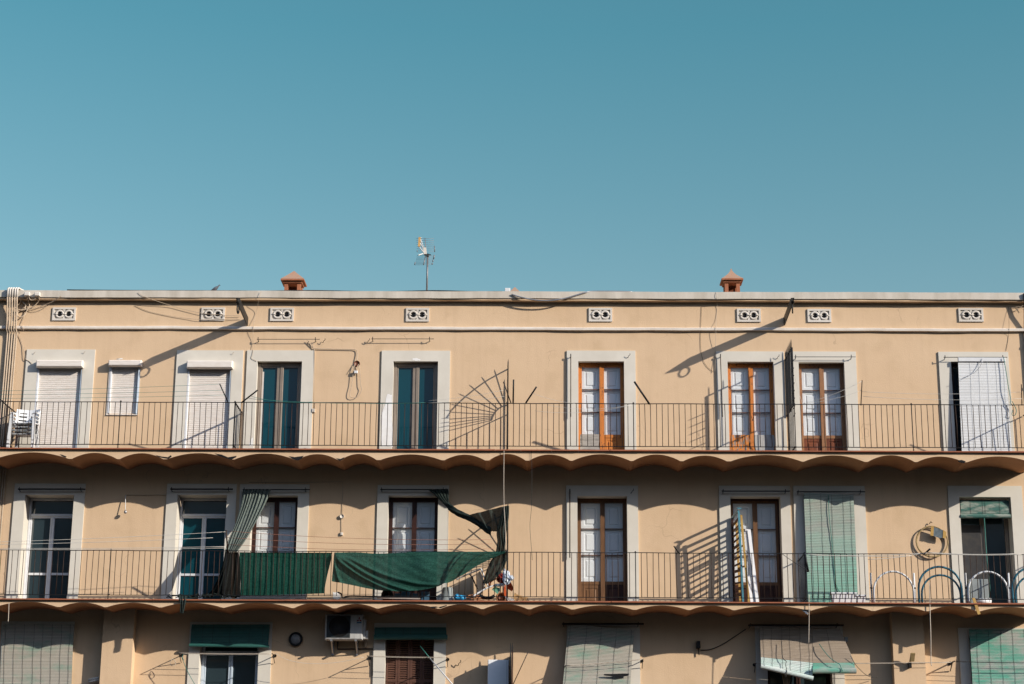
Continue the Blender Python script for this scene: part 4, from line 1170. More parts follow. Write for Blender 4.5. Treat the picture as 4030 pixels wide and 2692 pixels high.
blind('roller_blind', at('J', 302, 380, -.12), at('J', 718, 398, -.12), at('J', 340, 1300, -.16), at('J', 756, 1300, -.16), 'blind_mint_long', 'long mint green slatted blind covering the middle door right of the partition', .035, .02)
cable('J', [(508, 400, -.15), (515, 560, -.175), (530, 720, -.18), (548, 900, -.185), (560, 1040, -.185), (575, 1150, -.185), (605, 1210, -.185)], -.2, .007, 'line_green', 'dark green pull cord down the middle of the long mint blind')
blind('roller_blind', at('J', 1605, 445, .10), at('J', 2010, 445, .10), at('J', 1612, 580, .02), at('J', 2020, 580, .02), 'blind_teal_faded', 'short rolled green blind inside the opening of the last middle door', .03, .05, (.2, .45, .5, .8), .05)
cable('J', [(1808, 590, -.02), (1815, 700, -.02), (1828, 900, -.02), (1845, 1050, -.02), (1855, 1180, -.02), (1850, 1250, -.02)], -.02, .010, 'line_green', 'bright green cord hanging from the short rolled blind')

blind('roller_blind', at('K', 18, 308, -.10), at('K', 570, 308, -.10), at('K', -2, 830, -.14), at('K', 548, 830, -.14), 'blind_grey', 'large faded grey-green blind at the lower left corner', .031, .01, (.05, .18, .31, .45, .57, .7, .83, .95))
blind('roller_blind', at('K', 1478, 308, -.10), at('K', 2080, 308, -.10), at('K', 1465, 470, -.16), at('K', 2066, 478, -.16), 'blind_teal', 'short teal blind rolled up above the lower white window', .033, .03, (.15, .28, .5, .75, .92), .035)
blind('roller_blind', at('L', 928, 330, -.10), at('L', 1478, 330, -.10), at('L', 930, 410, -.14), at('L', 1484, 410, -.14), 'blind_teal', 'short teal blind with loose strips rolled up above the louvred shutters', .028, .02, (.15, .4, .5, .75), .055)
blind('roller_blind', at('M', 465, 306, -.16), at('M', 970, 352, -.16), at('M', 418, 800, -.34), at('M', 938, 800, -.34), 'blind_grey', 'tilted torn grey-green blind hanging over the lower door, middle right', .030, -.02, (.03, .28, .5, .73, .96))
a = [at('M', x, y, -.37) for x, y in ((735, 690), (930, 686), (928, 702), (860, 716), (738, 700))]
tb5 = [o for o in COL.objects if o.get('label', '').startswith('tilted torn grey-green')][0]
MB().prism([(p_.x, p_.z) for p_ in a], -.372, -.366).build('torn_gap', 'black', tb5)
# two blinds pulled outwards
tl = blind('roller_blind', at('N', 312, 330, -.22), at('N', 712, 340, -.22), at('N', 322, 560, -.46), at('N', 720, 604, -.46), 'blind_brown', 'left of two blinds pulled outwards, brown top with pale lower slats and slanting roll', .030, .0, (.06, .22, .42, .57, .77, .94), seed=5)
blind('', at('N', 322, 561, -.463), at('N', 720, 605, -.463), at('N', 324, 635, -.56), at('N', 719, 728, -.56), 'blind_pale', '', .030, .0, (.06, .22, .42, .57, .77, .94), .05, seed=6, parent=tl)
tr_ = blind('roller_blind', at('N', 716, 345, -.22), at('N', 930, 338, -.22), at('N', 722, 606, -.46), at('N', 1042, 602, -.46), 'blind_brown', 'right of two blinds pulled outwards, ending in a level mint roll', .030, .0, (.5,), seed=8)
blind('', at('N', 722, 607, -.463), at('N', 1042, 603, -.463), at('N', 722, 672, -.56), at('N', 1050, 672, -.56), 'blind_mint', '', .030, .0, (), .062, seed=9, parent=tr_)
cable('l', [(1275, 395, -.42), (1340, 490, -.5), (1440, 610, -.55), (1540, 690, -.6), (1610, 730, -.62), (1640, 800, -.66), (1665, 845, -.68)], -.5, .008, 'line_green', 'dark green pull cord slanting over the right leaning blind')
cable('l', [(655, 360, -.42), (660, 560, -.52), (690, 650, -.56), (730, 680, -.58), (722, 740, -.6), (740, 840, -.64), (720, 940, -.66)], -.5, .007, 'cable_dark', 'dark pull cord down the left leaning blind')
cable('l', [(1790, 590, -.5), (1870, 730, -.5), (1960, 830, -.45), (2040, 900, -.35), (2130, 940, -.2), (2230, 942, -.1)], -.3, .006, 'cable_dark', 'dark cord trailing right from the leaning blinds to the pilaster')
blind('roller_blind', at('N', 1925, 345, -.12), at('N', 2440, 345, -.12), at('N', 1955, 830, -.20), at('N', 2470, 830, -.20), 'blind_mint', 'bright mint green blind with grey weathered patches at the lower right corner', .032, .015, (.1, .28, .46, .64, .82), seed=4)
# dry plant under the leaning blinds
st = MB(); q = random.Random(3)
pb = at('l', 740, 1180, -.35)
for k in range(70):
    a = q.uniform(-.32, .32); L = q.uniform(.4, .55)
    p1 = pb+Vector((math.sin(a)*L*.8, q.uniform(-.12, .1), math.cos(a)*L))
    st.tube([pb+Vector((a*.1, 0, 0)), pb.lerp(p1, .6)+Vector((a*.03, 0, .02)), p1], [.006, .005, .001], 4)
tag(st.build('dry_plant', 'straw'), 'dry straw-coloured plant top under the left leaning blind', 'plant')

# ------------------------------------------------------------------ cloths and nets
def path_at(P, u):
    """point at parameter u (0..1) along a polyline, by index"""
    f = u*(len(P)-1); i = min(int(f), len(P)-2); return P[i].lerp(P[i+1], f-i)

def cloth(name, z, left, right, yl, yr, mat, label, cat='cloth', folds=7, amp=.03, nu=60, nv=26, group=None, parent=None, ragged=0, seed=1, grow=1.0):
    """cloth hung between a left and a right edge (top to bottom, pixels), with vertical folds"""
    L = smoothpath([at(z, x, y, yy) for (x, y), yy in zip(left, yl)], 6)
    Rr = smoothpath([at(z, x, y, yy) for (x, y), yy in zip(right, yr)], 6)
    q = random.Random(seed); ph = q.uniform(0, 6)
    rows = []
    for j in range(nv+1):
        v = j/nv; a, c = path_at(L, v), path_at(Rr, v); row = []
        for i in range(nu+1):
            u = i/nu
            w = math.sin(2*math.pi*folds*u + ph + .6*math.sin(v*4)) + .45*math.sin(2*math.pi*folds*2.3*u + 2*v)
            p_ = a.lerp(c, u); p_.y += amp*w*(.5+.5*v*grow); p_.x += .3*amp*math.sin(5*v+7*u)
            if ragged and j == nv: p_.z += q.uniform(-ragged, ragged)
            row.append(p_)
        rows.append(row)
    b = MB().grid(rows)
    o = b.build(name, mat, parent)
    if parent is None: tag(o, label, cat, group)
    return o

# gathered curtain swept to the left and tied at the rail
cu = thing('curtain', 'black net curtain gathered on its rod and swept left to the middle railing', 'curtain', at('G', 120, 800, -1.0))
cloth('upper_drape', 'G', [(203, 322), (180, 450), (140, 590), (98, 700), (70, 800)], [(415, 322), (372, 430), (300, 580), (238, 700), (165, 800)],
      [-.15, -.35, -.62, -.85, -1.0], [-.15, -.32, -.6, -.83, -.98], M['curtain'], '', folds=8, amp=.05, nu=110, parent=cu, grow=.3)
cloth('lower_drape', 'G', [(66, 800), (50, 880), (15, 990), (-25, 1080), (-70, 1135)], [(170, 802), (185, 880), (190, 960), (188, 1050), (186, 1145)],
      [-1.0, -.98, -.94, -.9, -.86], [-.99, -.98, -.97, -.97, -.97], M['net_dark'], '', folds=6, amp=.03, nu=70, parent=cu)

# twisted net over the right dark door, tied to the fan
tw = thing('twisted_net', 'torn black net twisted from the rod across to the spiked fan', 'cloth', at('G', 2215, 790, -1.0))
cloth('rod_gather', 'G', [(1612, 322), (1655, 352), (1700, 395), (1745, 440), (1785, 478)], [(1768, 318), (1775, 350), (1775, 390), (1790, 430), (1812, 462)],
      [-.15, -.22, -.3, -.38, -.45], [-.15, -.2, -.3, -.38, -.45], M['net_black'], '', folds=5, amp=.028, nu=50, nv=18, parent=tw, grow=-.4)
pts = [(1770, 445), (1810, 475), (1860, 508), (1920, 535), (1980, 565), (2030, 600), (2060, 625), (2100, 640)]
P = smoothpath([at('G', x, y, -.42-.06*i) for i, (x, y) in enumerate(pts)], 8)
rp = MB(); rows = []
for i, p_ in enumerate(P):
    u = i/(len(P)-1); r0 = .085-.02*math.sin(u*3.1)
    rows.append([p_+Vector((0, math.cos(a)*r0*(1+.22*math.sin(5*a+14*u)), math.sin(a)*r0*(1+.22*math.sin(5*a+14*u)))) for a in [2*math.pi*k/20 for k in range(21)]])
rp.grid(rows).build('twisted_rope', 'net_black', tw)
cloth('loose_sheet', 'G', [(1922, 518), (1945, 530), (1985, 560), (2030, 605), (2070, 640)], [(2222, 446), (2232, 490), (2225, 545), (2185, 610), (2140, 645)],
      [-.7, -.72, -.75, -.8, -.85], [-1.0, -1.0, -1.0, -.98, -.95], M['net_black'], '', folds=3, amp=.035, nu=40, nv=18, parent=tw)
cloth('hanging_end', 'G', [(2195, 452), (2160, 560), (2140, 650), (2150, 720), (2140, 800)], [(2236, 448), (2232, 540), (2220, 640), (2215, 720), (2205, 800)],
      [-1.04]*5, [-1.0]*5, M['net_black'], '', folds=4, amp=.035, nu=36, nv=30, parent=tw)
cloth('tied_tail', 'G', [(2135, 795), (2120, 830), (2090, 880), (2060, 960), (2040, 1040)], [(2222, 795), (2218, 850), (2205, 905), (2150, 990), (2070, 1045)],
      [-1.0]*5, [-1.02]*5, M['net_black'], '', folds=3, amp=.02, nu=24, nv=18, parent=tw)

cloth('shade_net', 'G', [(178, 802), (185, 900), (188, 1000), (186, 1090), (184, 1138)], [(888, 806), (872, 890), (852, 970), (836, 1050), (826, 1116)],
      [-1.035]*5, [-1.035]*5, M['net_green'], 'green shade net hung behind the bars, left of the two green nets', 'net', 1.3, .003, 70, 26, 'green shade nets on the middle railing', seed=3)
# sagging net in front of the bars: top edge and bottom edge
def sagging_net():
    top = smoothpath([at('G', x, y, YR-.03) for x, y in ((905, 806), (1060, 802), (1220, 812), (1400, 806), (1570, 796), (1800, 800), (2020, 798), (2216, 797))], 8)
    bot = smoothpath([at('G', x, y, YR-.05) for x, y in ((884, 1024), (1000, 1045), (1180, 1082), (1360, 1102), (1540, 1094), (1720, 1058), (1870, 985), (2030, 885), (2214, 804))], 8)
    rows = []; nv = 40; nu = 200
    for j in range(nv+1):
        v = j/nv; row = []
        for i in range(nu+1):
            u = i/nu; p_ = path_at(top, u).lerp(path_at(bot, u), v)
            fold = sum(am*math.exp(-((u-(a0+a1*v+a2*v*v))/wd)**2) for am, a0, a1, a2, wd in (
                (.07, .01, .06, .30, .020), (.06, .015, .20, .25, .022), (.05, .02, .42, .2, .03), (.04, .0, .02, .06, .014),
                (.10, .80, -.15, .0, .012), (.07, .765, -.13, 0, .012), (.05, .90, -.16, 0, .014), (.03, .55, .05, 0, .05)))
            p_.y -= (fold + .05*math.sin(math.pi*u)*math.sin(math.pi*min(1, v*1.1)) + .012*math.sin(9*u+4*v) + .007*math.sin(31*u+9*v) + .004*math.sin(67*u-23*v))*math.sin(math.pi*min(.5, v*1.4+.06))
            row.append(p_)
        rows.append(row)
    tag(MB().grid(rows).build('shade_net', 'net_green_b'), 'large green shade net sagging in front of the bars, right of the two green nets', 'net', 'green shade nets on the middle railing')
sagging_net()
cloth('rag', 'F', [(1478, 1232), (1490, 1270), (1500, 1310), (1500, 1350), (1500, 1382)], [(1555, 1240), (1552, 1275), (1545, 1310), (1538, 1350), (1528, 1385)], [-1.1, -1.17, -1.18, -1.18, -1.18], [-1.1, -1.17, -1.18, -1.18, -1.18],
      M['net_black'], 'dark rag hanging over the edge of the middle balcony', 'cloth', 3, .022, 24, 16, seed=8)
hp = MB(); q = random.Random(11)
for k in range(46):
    x = q.uniform(1370, 1960); y = q.uniform(1232, 1258)
    a = at('F', x, y, q.uniform(-1.0, -.8)); hp.tube(smoothpath([a, a+Vector((q.uniform(-.1, .1), q.uniform(-.05, .05), q.uniform(0, .05))), a+Vector((q.uniform(-.2, .2), q.uniform(-.05, .05), q.uniform(-.02, .03)))], 3), .010, 5)
tag(hp.build('net_heap', 'net_black'), 'heap of dark net scraps on the floor below the black curtain', 'net')

# ------------------------------------------------------------------ stacked plastic chairs
pc = at('q', 545, 1330, -.62); base = Vector((pc.x, -.60, Z3))
ch = thing('plastic_chair', 'lowest white plastic chair of the stack at the left end of the upper balcony', 'chair', base, 'stacked white plastic chairs')
bx_, by_, bz_ = base
def wpt(x, y, z): return (bx_+x, by_+y, bz_+z)
b = MB(); rows = []
for j in range(9):
    v = j/8; y = -.21+.42*v
    dz = -.035 if j == 0 else (-.006*math.sin(math.pi*v) + .0)
    rows.append([wpt((-.235+.47*i/8)*(1-.10*v), y - (.012 if j == 0 else 0), .43+dz-.012*math.sin(math.pi*i/8)) for i in range(9)])
b.grid(rows); b.grid([[Vector(p_)-Vector((0, 0, .022)) for p_ in r_] for r_ in rows])
b.build('seat', 'white_plastic', ch)
b = MB()
def bk(x, z): return wpt(x*(1+.12*(z-.45)), .20+.28*(z-.45) - .10*(x/.24)**2, z)
def slatz(x0, x1, z0, z1, n=6):
    fr = [[bk(x0+(x1-x0)*i/n, z) for i in range(n+1)] for z in (z0, z1)]
    ba = [[Vector(p_)+Vector((0, .018, 0)) for p_ in r_] for r_ in fr]
    b.grid(fr); b.grid(ba); b.grid([fr[1], ba[1]]); b.grid([fr[0], ba[0]])
    b.grid([[fr[0][0], ba[0][0]], [fr[1][0], ba[1][0]]]); b.grid([[fr[0][-1], ba[0][-1]], [fr[1][-1], ba[1][-1]]])
slatz(-.25, .25, .72, .80); slatz(-.25, .25, .45, .515); slatz(-.25, -.20, .515, .72, 2); slatz(.20, .25, .515, .72, 2)
slatz(-.20, .20, .645, .69); slatz(-.20, .20, .55, .60); slatz(-.04, .04, .60, .645, 2); slatz(-.04, .04, .515, .55, 2); slatz(-.05, .05, .69, .72, 2)
b.build('backrest', 'white_plastic', ch)
for s in (-1, 1):
    MB().hexa([wpt(*p_) for p_ in ((s*.30, -.27, 0), (s*.245, -.27, 0), (s*.245, -.21, 0), (s*.30, -.21, 0), (s*.275, -.24, .62), (s*.215, -.24, .62), (s*.215, -.19, .62), (s*.275, -.19, .62))]).build('leg', 'white_plastic', ch)
    MB().hexa([wpt(*p_) for p_ in ((s*.27, .26, 0), (s*.22, .26, 0), (s*.22, .31, 0), (s*.27, .31, 0), (s*.235, .16, .46), (s*.18, .16, .46), (s*.18, .21, .46), (s*.235, .21, .46))]).build('leg', 'white_plastic', ch)
    A = [wpt(s*.245, -.245, .60), wpt(s*.255, -.18, .635), wpt(s*.262, -.05, .645), wpt(s*.265, .08, .65), wpt(s*.255, .16, .69), wpt(s*.245, .22, .76)]
    ab = MB(); A = [Vector(a_) for a_ in A]
    for a_, c_ in zip(A, A[1:]): ab.bar(a_, c_, .055, .022)
    ab.build('armrest', 'white_plastic', ch)
for k, lab in ((1, 'second white plastic chair from the bottom of the stack on the upper balcony'), (2, 'third white plastic chair from the bottom of the stack on the upper balcony'), (3, 'topmost white plastic chair of the stack, its slotted backrest fully in view')):
    c = copy_tree(ch, base+Vector((0.004*k, -.012*k, .078*k))); c['label'] = lab

# ------------------------------------------------------------------ leaning bed frames, planks
YW_, YF_ = -.06, -.76
def bp(s_, t, kind=0):
    """s_: 0 wall side .. 1 street side; t: 0 top .. 1 bottom"""
    if kind == 0: q4 = (at('b', 1155, 225, YW_), at('b', 1185, 1490, YW_), at('b', 1250, 100, YF_), at('b', 1318, 1490, YF_))
    else: q4 = (at('b', 1215, 290, -.14), at('b', 1275, 1490, -.14), at('b', 1288, 180, -.70), at('b', 1402, 1490, -.70))
    return q4[0].lerp(q4[1], t).lerp(q4[2].lerp(q4[3], t), s_)
bed = thing('bed_frame', 'teal metal bed frame with brown slats leaning upright on the middle balcony', 'bed frame', bp(.5, 1))
b = MB()
for a, c in zip(*(lambda l: (l, l[1:]))(smoothpath([bp(0, 0), bp(.5, 0), bp(.86, .004), bp(.97, .03), bp(1, .08), bp(1, .5), bp(1, 1)], 4))): b.bar(a, c, .045, .04, (1, 0, 0))
b.bar(bp(1, .0)+Vector((-.03, 0, .03)), bp(1, 0)+Vector((.06, 0, .03)), .05, .02)
b.build('tube', 'teal_paint', bed)
MB().bar(bp(0, 0), bp(0, 1), .06, .05, (1, 0, 0)).build('side_rail', 'dark_brown', bed)
for k in range(13):
    t = .095+k*.069
    MB().bar(bp(.02, t), bp(.98, t+.004*((k*7) % 3-1)), .016, .040 if k % 4 else .062, (0, 0, 1)).build('slat', 'brown_slat', bed)
bed2 = thing('slatted_base', 'yellow slatted bed base leaning behind the teal bed frame', 'bed frame', bp(.5, 1, 1))
for s_ in (0, 1): MB().bar(bp(s_, 0, 1), bp(s_, 1, 1), .035, .045, (1, 0, 0)).build('side_rail', 'yellow_paint', bed2)
for k in range(4):
    t = .10+k*.24
    MB().bar(bp(.03, t, 1), bp(.97, t+.006, 1), .014, .035, (0, 0, 1)).build('slat', 'yellow_paint', bed2)
pl = [((1375, 395), (1500, 1490), -.42, .075), ((1405, 398), (1535, 1490), -.46, .07), ((1395, 1085), (1450, 1490), -.55, .06)]
labs = ['left one of two long white planks leaning by the dark door', 'right one of two long white planks leaning by the dark door', 'short white board between the yellow slats and the long planks']
for (a, c, y, w), lab in zip(pl, labs):
    tag(MB().bar(at('b', *a, y), at('b', *c, y-.12), w, .022, (0, 1, 0)).build('white_plank', 'white_paint'), lab, 'plank', 'white planks leaning on the middle balcony')
tag(MB().tube(sag(at('b', 1290, 500, -.72), at('b', 1368, 440, -.4), .03)+sag(at('b', 1368, 440, -.4), at('b', 1325, 590, -.72), .02), .005, 5).build('string', 'rope'), 'string tying the yellow slats to the white planks', 'string')

# ------------------------------------------------------------------ hoops, coil, boxes at the right of the middle balcony
def arch(x0, x1, ytop, ybot, Y, r, m, t, name='arch'):
    a, c, z1, z0 = X('h', x0, ybot, Y), X('h', x1, ybot, Y), Z('h', (x0+x1)/2, ytop, Y), Z2+.005
    xm, rr = (a+c)/2, (c-a)/2
    zsp = z1-rr*1.02
    P = [(a, Y, z0), (a, Y, (z0+zsp)/2), (a, Y, zsp)] + [(xm-rr*math.cos(k*math.pi/14), Y, zsp+(z1-zsp)*math.sin(k*math.pi/14)) for k in range(1, 14)] + [(c, Y, zsp), (c, Y, (z0+zsp)/2), (c, Y, z0)]
    return MB().tube(P, r, 9).build(name, m, t)
def hoop(x0, x1, ytop, kind, lab, Y=-.93):
    p_ = at('h', (x0+x1)/2, 790, Y)
    t = thing('tube_hoop', lab, 'bed head', (p_.x, Y, Z2), 'tube bed heads behind the middle railing')
    if kind == 'white':
        arch(x0, x1, ytop, 790, Y, .021, 'white_plastic', t)
        for xx, yy in ((x0-50, 390), (x1-5, 392)):
            q0 = at('h', xx, yy, Y+.02); MB().tube([(q0.x, Y+.03, Z2), (q0.x, Y+.03, q0.z)], .020, 9).build('post', 'white_plastic', t)
            MB().lathe([(.027, 0), (.027, .03)], (q0.x, Y+.03, q0.z-.34), 10).build('collar', 'iron', t)
    else:
        arch(x0, x1, ytop, 800, Y, .024, 'blue_tube', t)
        arch(x0+42, x1-22, ytop+122, 800, Y+.05, .022, 'blue_tube', t, 'inner_arch')
    return t
hoop(150, 738, 370, 'white', 'white tube hoop beside the long mint blind')
hoop(812, 1445, 300, 'blue', 'double petrol blue tube hoop below the coiled tube')
hoop(1538, 2125, 372, 'white', 'white tube hoop in front of the dark last door')
hoop(2190, 2830, 305, 'blue', 'double petrol blue tube hoop cut off by the right edge')

cc = at('J', 1375, 786, -.07)
co = thing('tube_coil', 'coil of straw-yellow tube hanging on the wall of the middle balcony', 'coil', (cc.x, -.07, cc.z-.38))
for k, (rr, dx, dz, yy) in enumerate(((.350, 0, 0, -.045), (.336, .003, .003, -.062), (.345, -.003, -.004, -.070))):
    MB().tube([(cc.x+dx+rr*math.cos(a), yy+.01*math.sin(2*a+k), cc.z+dz+rr*.985*math.sin(a)) for a in [2*math.pi*i/48 for i in range(48)]], .0105, 8, closed=True).build('loop', 'hose', co)
MB().tube(smoothpath([at('J', 1352, 640, -.02), at('J', 1362, 622, -.05), at('J', 1374, 632, -.08)]), .008).build('nail', 'iron', co)
pp = [at('J', x, y, -.12) for x, y in ((1368, 660), (1405, 672), (1460, 690), (1488, 712), (1485, 755), (1440, 758), (1400, 745), (1362, 735))]
cp = thing('cloth_scrap', 'blue and yellow scrap taped inside the coiled tube', 'cloth', at('J', 1425, 755, -.12))
MB().prism([(p_.x, p_.z) for p_ in pp], -.125, -.115).build('scrap', 'scrap_grey', cp)
MB().prism([(p_.x, p_.z) for p_ in (at('J', 1366, 658, -.12), at('J', 1388, 664, -.12), at('J', 1384, 742, -.12), at('J', 1358, 736, -.12))], -.131, -.126).build('tape', 'yellow_paint', cp)
MB().prism([(p_.x, p_.z) for p_ in (at('J', 1465, 690, -.12), at('J', 1492, 708, -.12), at('J', 1487, 760, -.12), at('J', 1462, 758, -.12))], -.131, -.126).build('tape', 'yellow_paint', cp)

for x0, x1, y0, lab in ((540, 742, 1212, 'larger white trough on the floor before the long mint blind'), (748, 818, 1232, 'smaller white box at the right end of the white trough')):
    a, c = at('J', x0, 1290, -.95), at('J', x1, y0, -.95)
    b = MB(); zt, zb = c.z, Z2
    b.hexa([(a.x+.02, -.95, zb), (c.x-.01, -.95, zb), (c.x-.01, -.75, zb), (a.x+.02, -.75, zb), (a.x, -.97, zt), (c.x, -.97, zt), (c.x, -.73, zt), (a.x, -.73, zt)])
    b.box(a.x-.012, c.x+.012, -.985, -.715, zt-.03, zt+.002)
    tag(b.build('planter_box', 'white_plastic'), lab, 'box', 'white boxes on the middle balcony')
a, c = at('J', 1735, 1286, -1.0), at('J', 1865, 1288, -1.0)
rl = thing('plastic_roll', 'white rolled-up sheet lying on the middle balcony edge at right', 'roll', (a+c)/2)
MB().tube([a+Vector((0, 0, .01)), c+Vector((0, 0, .01))], .062, 14).build('roll', 'white_plastic', rl)
for u in (.12, .38, .62, .86): MB().tube([(a.lerp(c, u).x+k, a.y, a.z+.01) for k in (-.004, .004)], .0635, 14).build('band', 'grey_plastic', rl)
tag(MB().bar(at('J', 1718, 1258, -1.10), at('J', 1766, 1394, -1.17), .06, .022, (0, 1, 0)).build('wood_stick', 'yellow_paint'), 'yellowish stick of wood poking down over the edge near the white roll', 'stick')
tag(MB().bar(at('N', 636, 190, -1.06), at('N', 684, 228, -1.12), .035, .02, (0, 1, 0)).build('wood_splinter', 'trim'), 'pale splinter hanging from the broken underside above the leaning blinds', 'stick')
# curtain scrap and low chest behind the last middle door
a, c = at('J', 1690, 1295, .18), at('J', 1830, 1105, .18)
tag(MB().bbox(a.x, c.x, .08, .34, Z2, c.z).build('low_chest', 'grey_plastic'), 'grey chest standing in the opening of the last middle door', 'chest')
a, c = at('J', 1622, 1290, .30), at('J', 1775, 650, .30)
tag(MB().box(a.x, c.x, .305, .315, a.z, c.z).build('mesh_screen', 'cable_dark'), 'dark mesh screen in the last middle door', 'screen')

# ------------------------------------------------------------------ things left under the green nets
def J(x, y, Y=-.8): return at('j', x, y, Y)
lo = thing('folding_lounger', 'white folding lounger frame tipped over beside the spiked fan', 'lounger', J(1100, 850, -.85))
MB().tube(smoothpath([J(540, 455, -.75), J(700, 372, -.8), J(900, 290, -.88), J(1040, 235, -.95), J(1075, 220, -.97), J(1100, 260, -.97), J(1160, 420, -.95), J(1235, 605, -.9)], 5), .017, 8).build('back_frame', 'white_plastic', lo)
MB().tube(smoothpath([J(910, 815, -.98), J(1080, 710, -.95), J(1230, 630, -.92), J(1340, 592, -.9), J(1400, 575, -.9)], 5), .018, 8).build('leg_frame', 'white_plastic', lo)
MB().tube([J(1370, 580, -.9), J(1600, 565, -.88)], .033, 12).build('roller', 'white_plastic', lo)
MB().hexa([J(*p_) for p_ in ((1010, 318, -.06), (1070, 265, -.93), (1185, 600, -.92), (1030, 880, -.06), (985, 322, -.06), (1045, 272, -.93), (1150, 610, -.92), (1000, 880, -.06))]).build('canvas', 'beige_cloth', lo)
MB().tube(smoothpath([J(700, 385, -.72), J(840, 345, -.7), J(1000, 660, -.6)], 5), .014, 7).build('rear_frame', 'iron', lo)
def bucket(c, r0, r1, h, m, lab, name='bucket', cat='bucket', up_=True):
    t = thing(name, lab, cat, c)
    MB().lathe([(r0*.9, 0), (r0, .01), (r1, h-.02), (r1*1.06, h-.02), (r1*1.06, h), (r1*.92, h), (r0*.9, .03)], c, 22).build('tub', m, t)
    MB().tube([(c[0]+r1*1.07*math.cos(k*math.pi/10), c[1]-r1*.4, c[2]+h*.9-r1*.55*math.sin(k*math.pi/10)) for k in range(11)], .006, 5).build('handle', 'iron', t)
a, c = J(345, 890, -.8), J(345, 630, -.8)
tb = thing('tub', 'grey plastic tub upside down under the sagging green net', 'tub', (a.x, -.8, Z2))
MB().lathe([(.155, 0), (.155, .025), (.145, .025), (.115, c.z-Z2-.02), (.105, c.z-Z2), (.0, c.z-Z2)], (a.x, -.8, Z2), 20).build('shell', 'grey_plastic', tb)
q = random.Random(5)
p_ = J(600, 825, -.95)
cy_ = thing('plastic_bottle', 'bright cyan plastic bottle and cloth lying beside the grey tub', 'bottle', (p_.x, -.95, Z2))
MB().blob((p_.x+.01, -.95, Z2+.075), .12, .06, .065, 12, 8, .14, 4).build('body', 'cyan', cy_)
MB().blob((p_.x-.05, -.97, Z2+.10), .06, .05, .06, 10, 6, .25, 9).build('fold', 'cyan', cy_)
MB().tube(smoothpath([(p_.x+.06, -.97, Z2+.11), (p_.x+.12, -.97, Z2+.12), (p_.x+.13, -.97, Z2+.06)]), .014, 7).build('handle', 'cyan', cy_)
p_ = J(1480, 470, -.75)
oc = thing('plastic_basin', 'crumpled orange and red plastic basin leaning by the fan post', 'basin', (p_.x, -.75, Z2))
rows = []
for i in range(8):
    v = i/7; row = []
    for k in range(19):
        a = math.pi*(-.15+1.2*k/18); rr = .18*(1+.5*v)*(1+.05*math.sin(5*a+3*v))
        row.append((p_.x+.0+rr*math.cos(a)*1.0+.03*v, -.72-.16*v+.02*math.sin(7*a), p_.z-.10+rr*math.sin(a)*.75-.06*v))
    rows.append(row)
MB().grid(rows).build('shell', 'orange_cloth', oc)
MB().blob((p_.x+.06, -.80, p_.z+.03), .11, .05, .10, 12, 8, .2, 3).build('dark_fold', 'red_cloth', oc)
MB().hexa([J(*k) for k in ((1560, 470, -.86), (1620, 500, -.86), (1640, 860, -.86), (1590, 800, -.86), (1555, 470, -.83), (1615, 500, -.83), (1635, 860, -.83), (1585, 800, -.83))]).build('flap', 'orange_cloth', oc)
p_ = J(1640, 400, -.98)
bgm = MB(); bgm.blob((p_.x, -.98, p_.z-.01), .085, .05, .13, 14, 10, .28, 12); bgm.blob((p_.x-.04, -.96, p_.z+.1), .04, .03, .07, 9, 7, .35, 2); bgm.blob((p_.x+.10, -1.0, p_.z-.02), .06, .04, .055, 9, 7, .3, 7)
tag(bgm.build('plastic_bag', 'bag'), 'crumpled pale plastic bag tied to the post of the fan', 'bag')
tag(MB().add([J(1320, 670, -.95), J(1375, 600, -1.0), J(1510, 650, -.95), J(1445, 775, -.98), J(1420, 700, -.8)], [(0, 3, 2, 1), (0, 1, 4), (1, 2, 4), (2, 3, 4), (3, 0, 4)]).build('carton', 'green_card'), 'small folded green carton below the white lounger roller', 'carton')
def pot_lying(x, y, r, L, m, lab, Y=-.85, seed=1):
    c = J(x, y, Y); t = thing('flower_pot', lab, 'pot', (c.x, Y, Z2), 'pots on the middle balcony')
    MB().lathe([(r*.7, L), (r*.95, .05), (r*1.08, .05), (r*1.08, 0), (r*.9, 0), (r*.62, L-.02)], (c.x, c.y, Z2+r*1.05), 20, 'y').build('shell', m, t)
    MB().lathe([(r*.5, .018), (r*.5, .022)], (c.x, c.y, Z2+r*1.05), 16, 'y').build('hollow', 'red_brown', t)
pot_lying(1520, 790, .105, .2, 'pot', 'terracotta pot lying on its side by the fan post')
a = J(930, 780, -.8)
tl_ = MB()
for k in range(9):
    x = a.x+q.uniform(-.12, .18); z_ = Z2+.02+k*.018
    tl_.bar((x-.09, -.8+q.uniform(-.05, .05), z_), (x+.09, -.8+q.uniform(-.05, .05), z_+q.uniform(-.03, .03)), .09, .014)
tag(tl_.build('tile_heap', 'pot'), 'heap of broken terracotta tiles under the white lounger', 'tiles')
tag(MB().tube(smoothpath([J(1060, 800, -.98), J(1120, 840, -1.0), J(1200, 858, -1.0), J(1300, 850, -1.0), J(1370, 810, -.98)], 6), [.035]*25, 9).build('rubber_strip', 'iron'), 'curved strip of black rubber on the floor before the lounger', 'rubber')
bk_ = thing('basket', 'ribbed straw basket tipped over right of the fan post', 'basket', (J(1950, 880, -.8).x, -.8, Z2))
c = J(1955, 825, -.8)
for k in range(9):
    x = c.x-.10+k*.028
    MB().tube(smoothpath([(x-.02, -.86, Z2+.005), (x-.015, -.9, Z2+.10), (x-.01+.012*k*.3, -.85, Z2+.19-.012*k), (x, -.72, Z2+.15-.012*k)]), .009, 6).build('rib', 'basket', bk_)
MB().tube(smoothpath([(c.x-.13, -.86, Z2), (c.x-.14, -.9, Z2+.11), (c.x-.12, -.84, Z2+.20)]), .013, 7).build('rim', 'basket', bk_)
p_ = J(1730, 850, -.9)
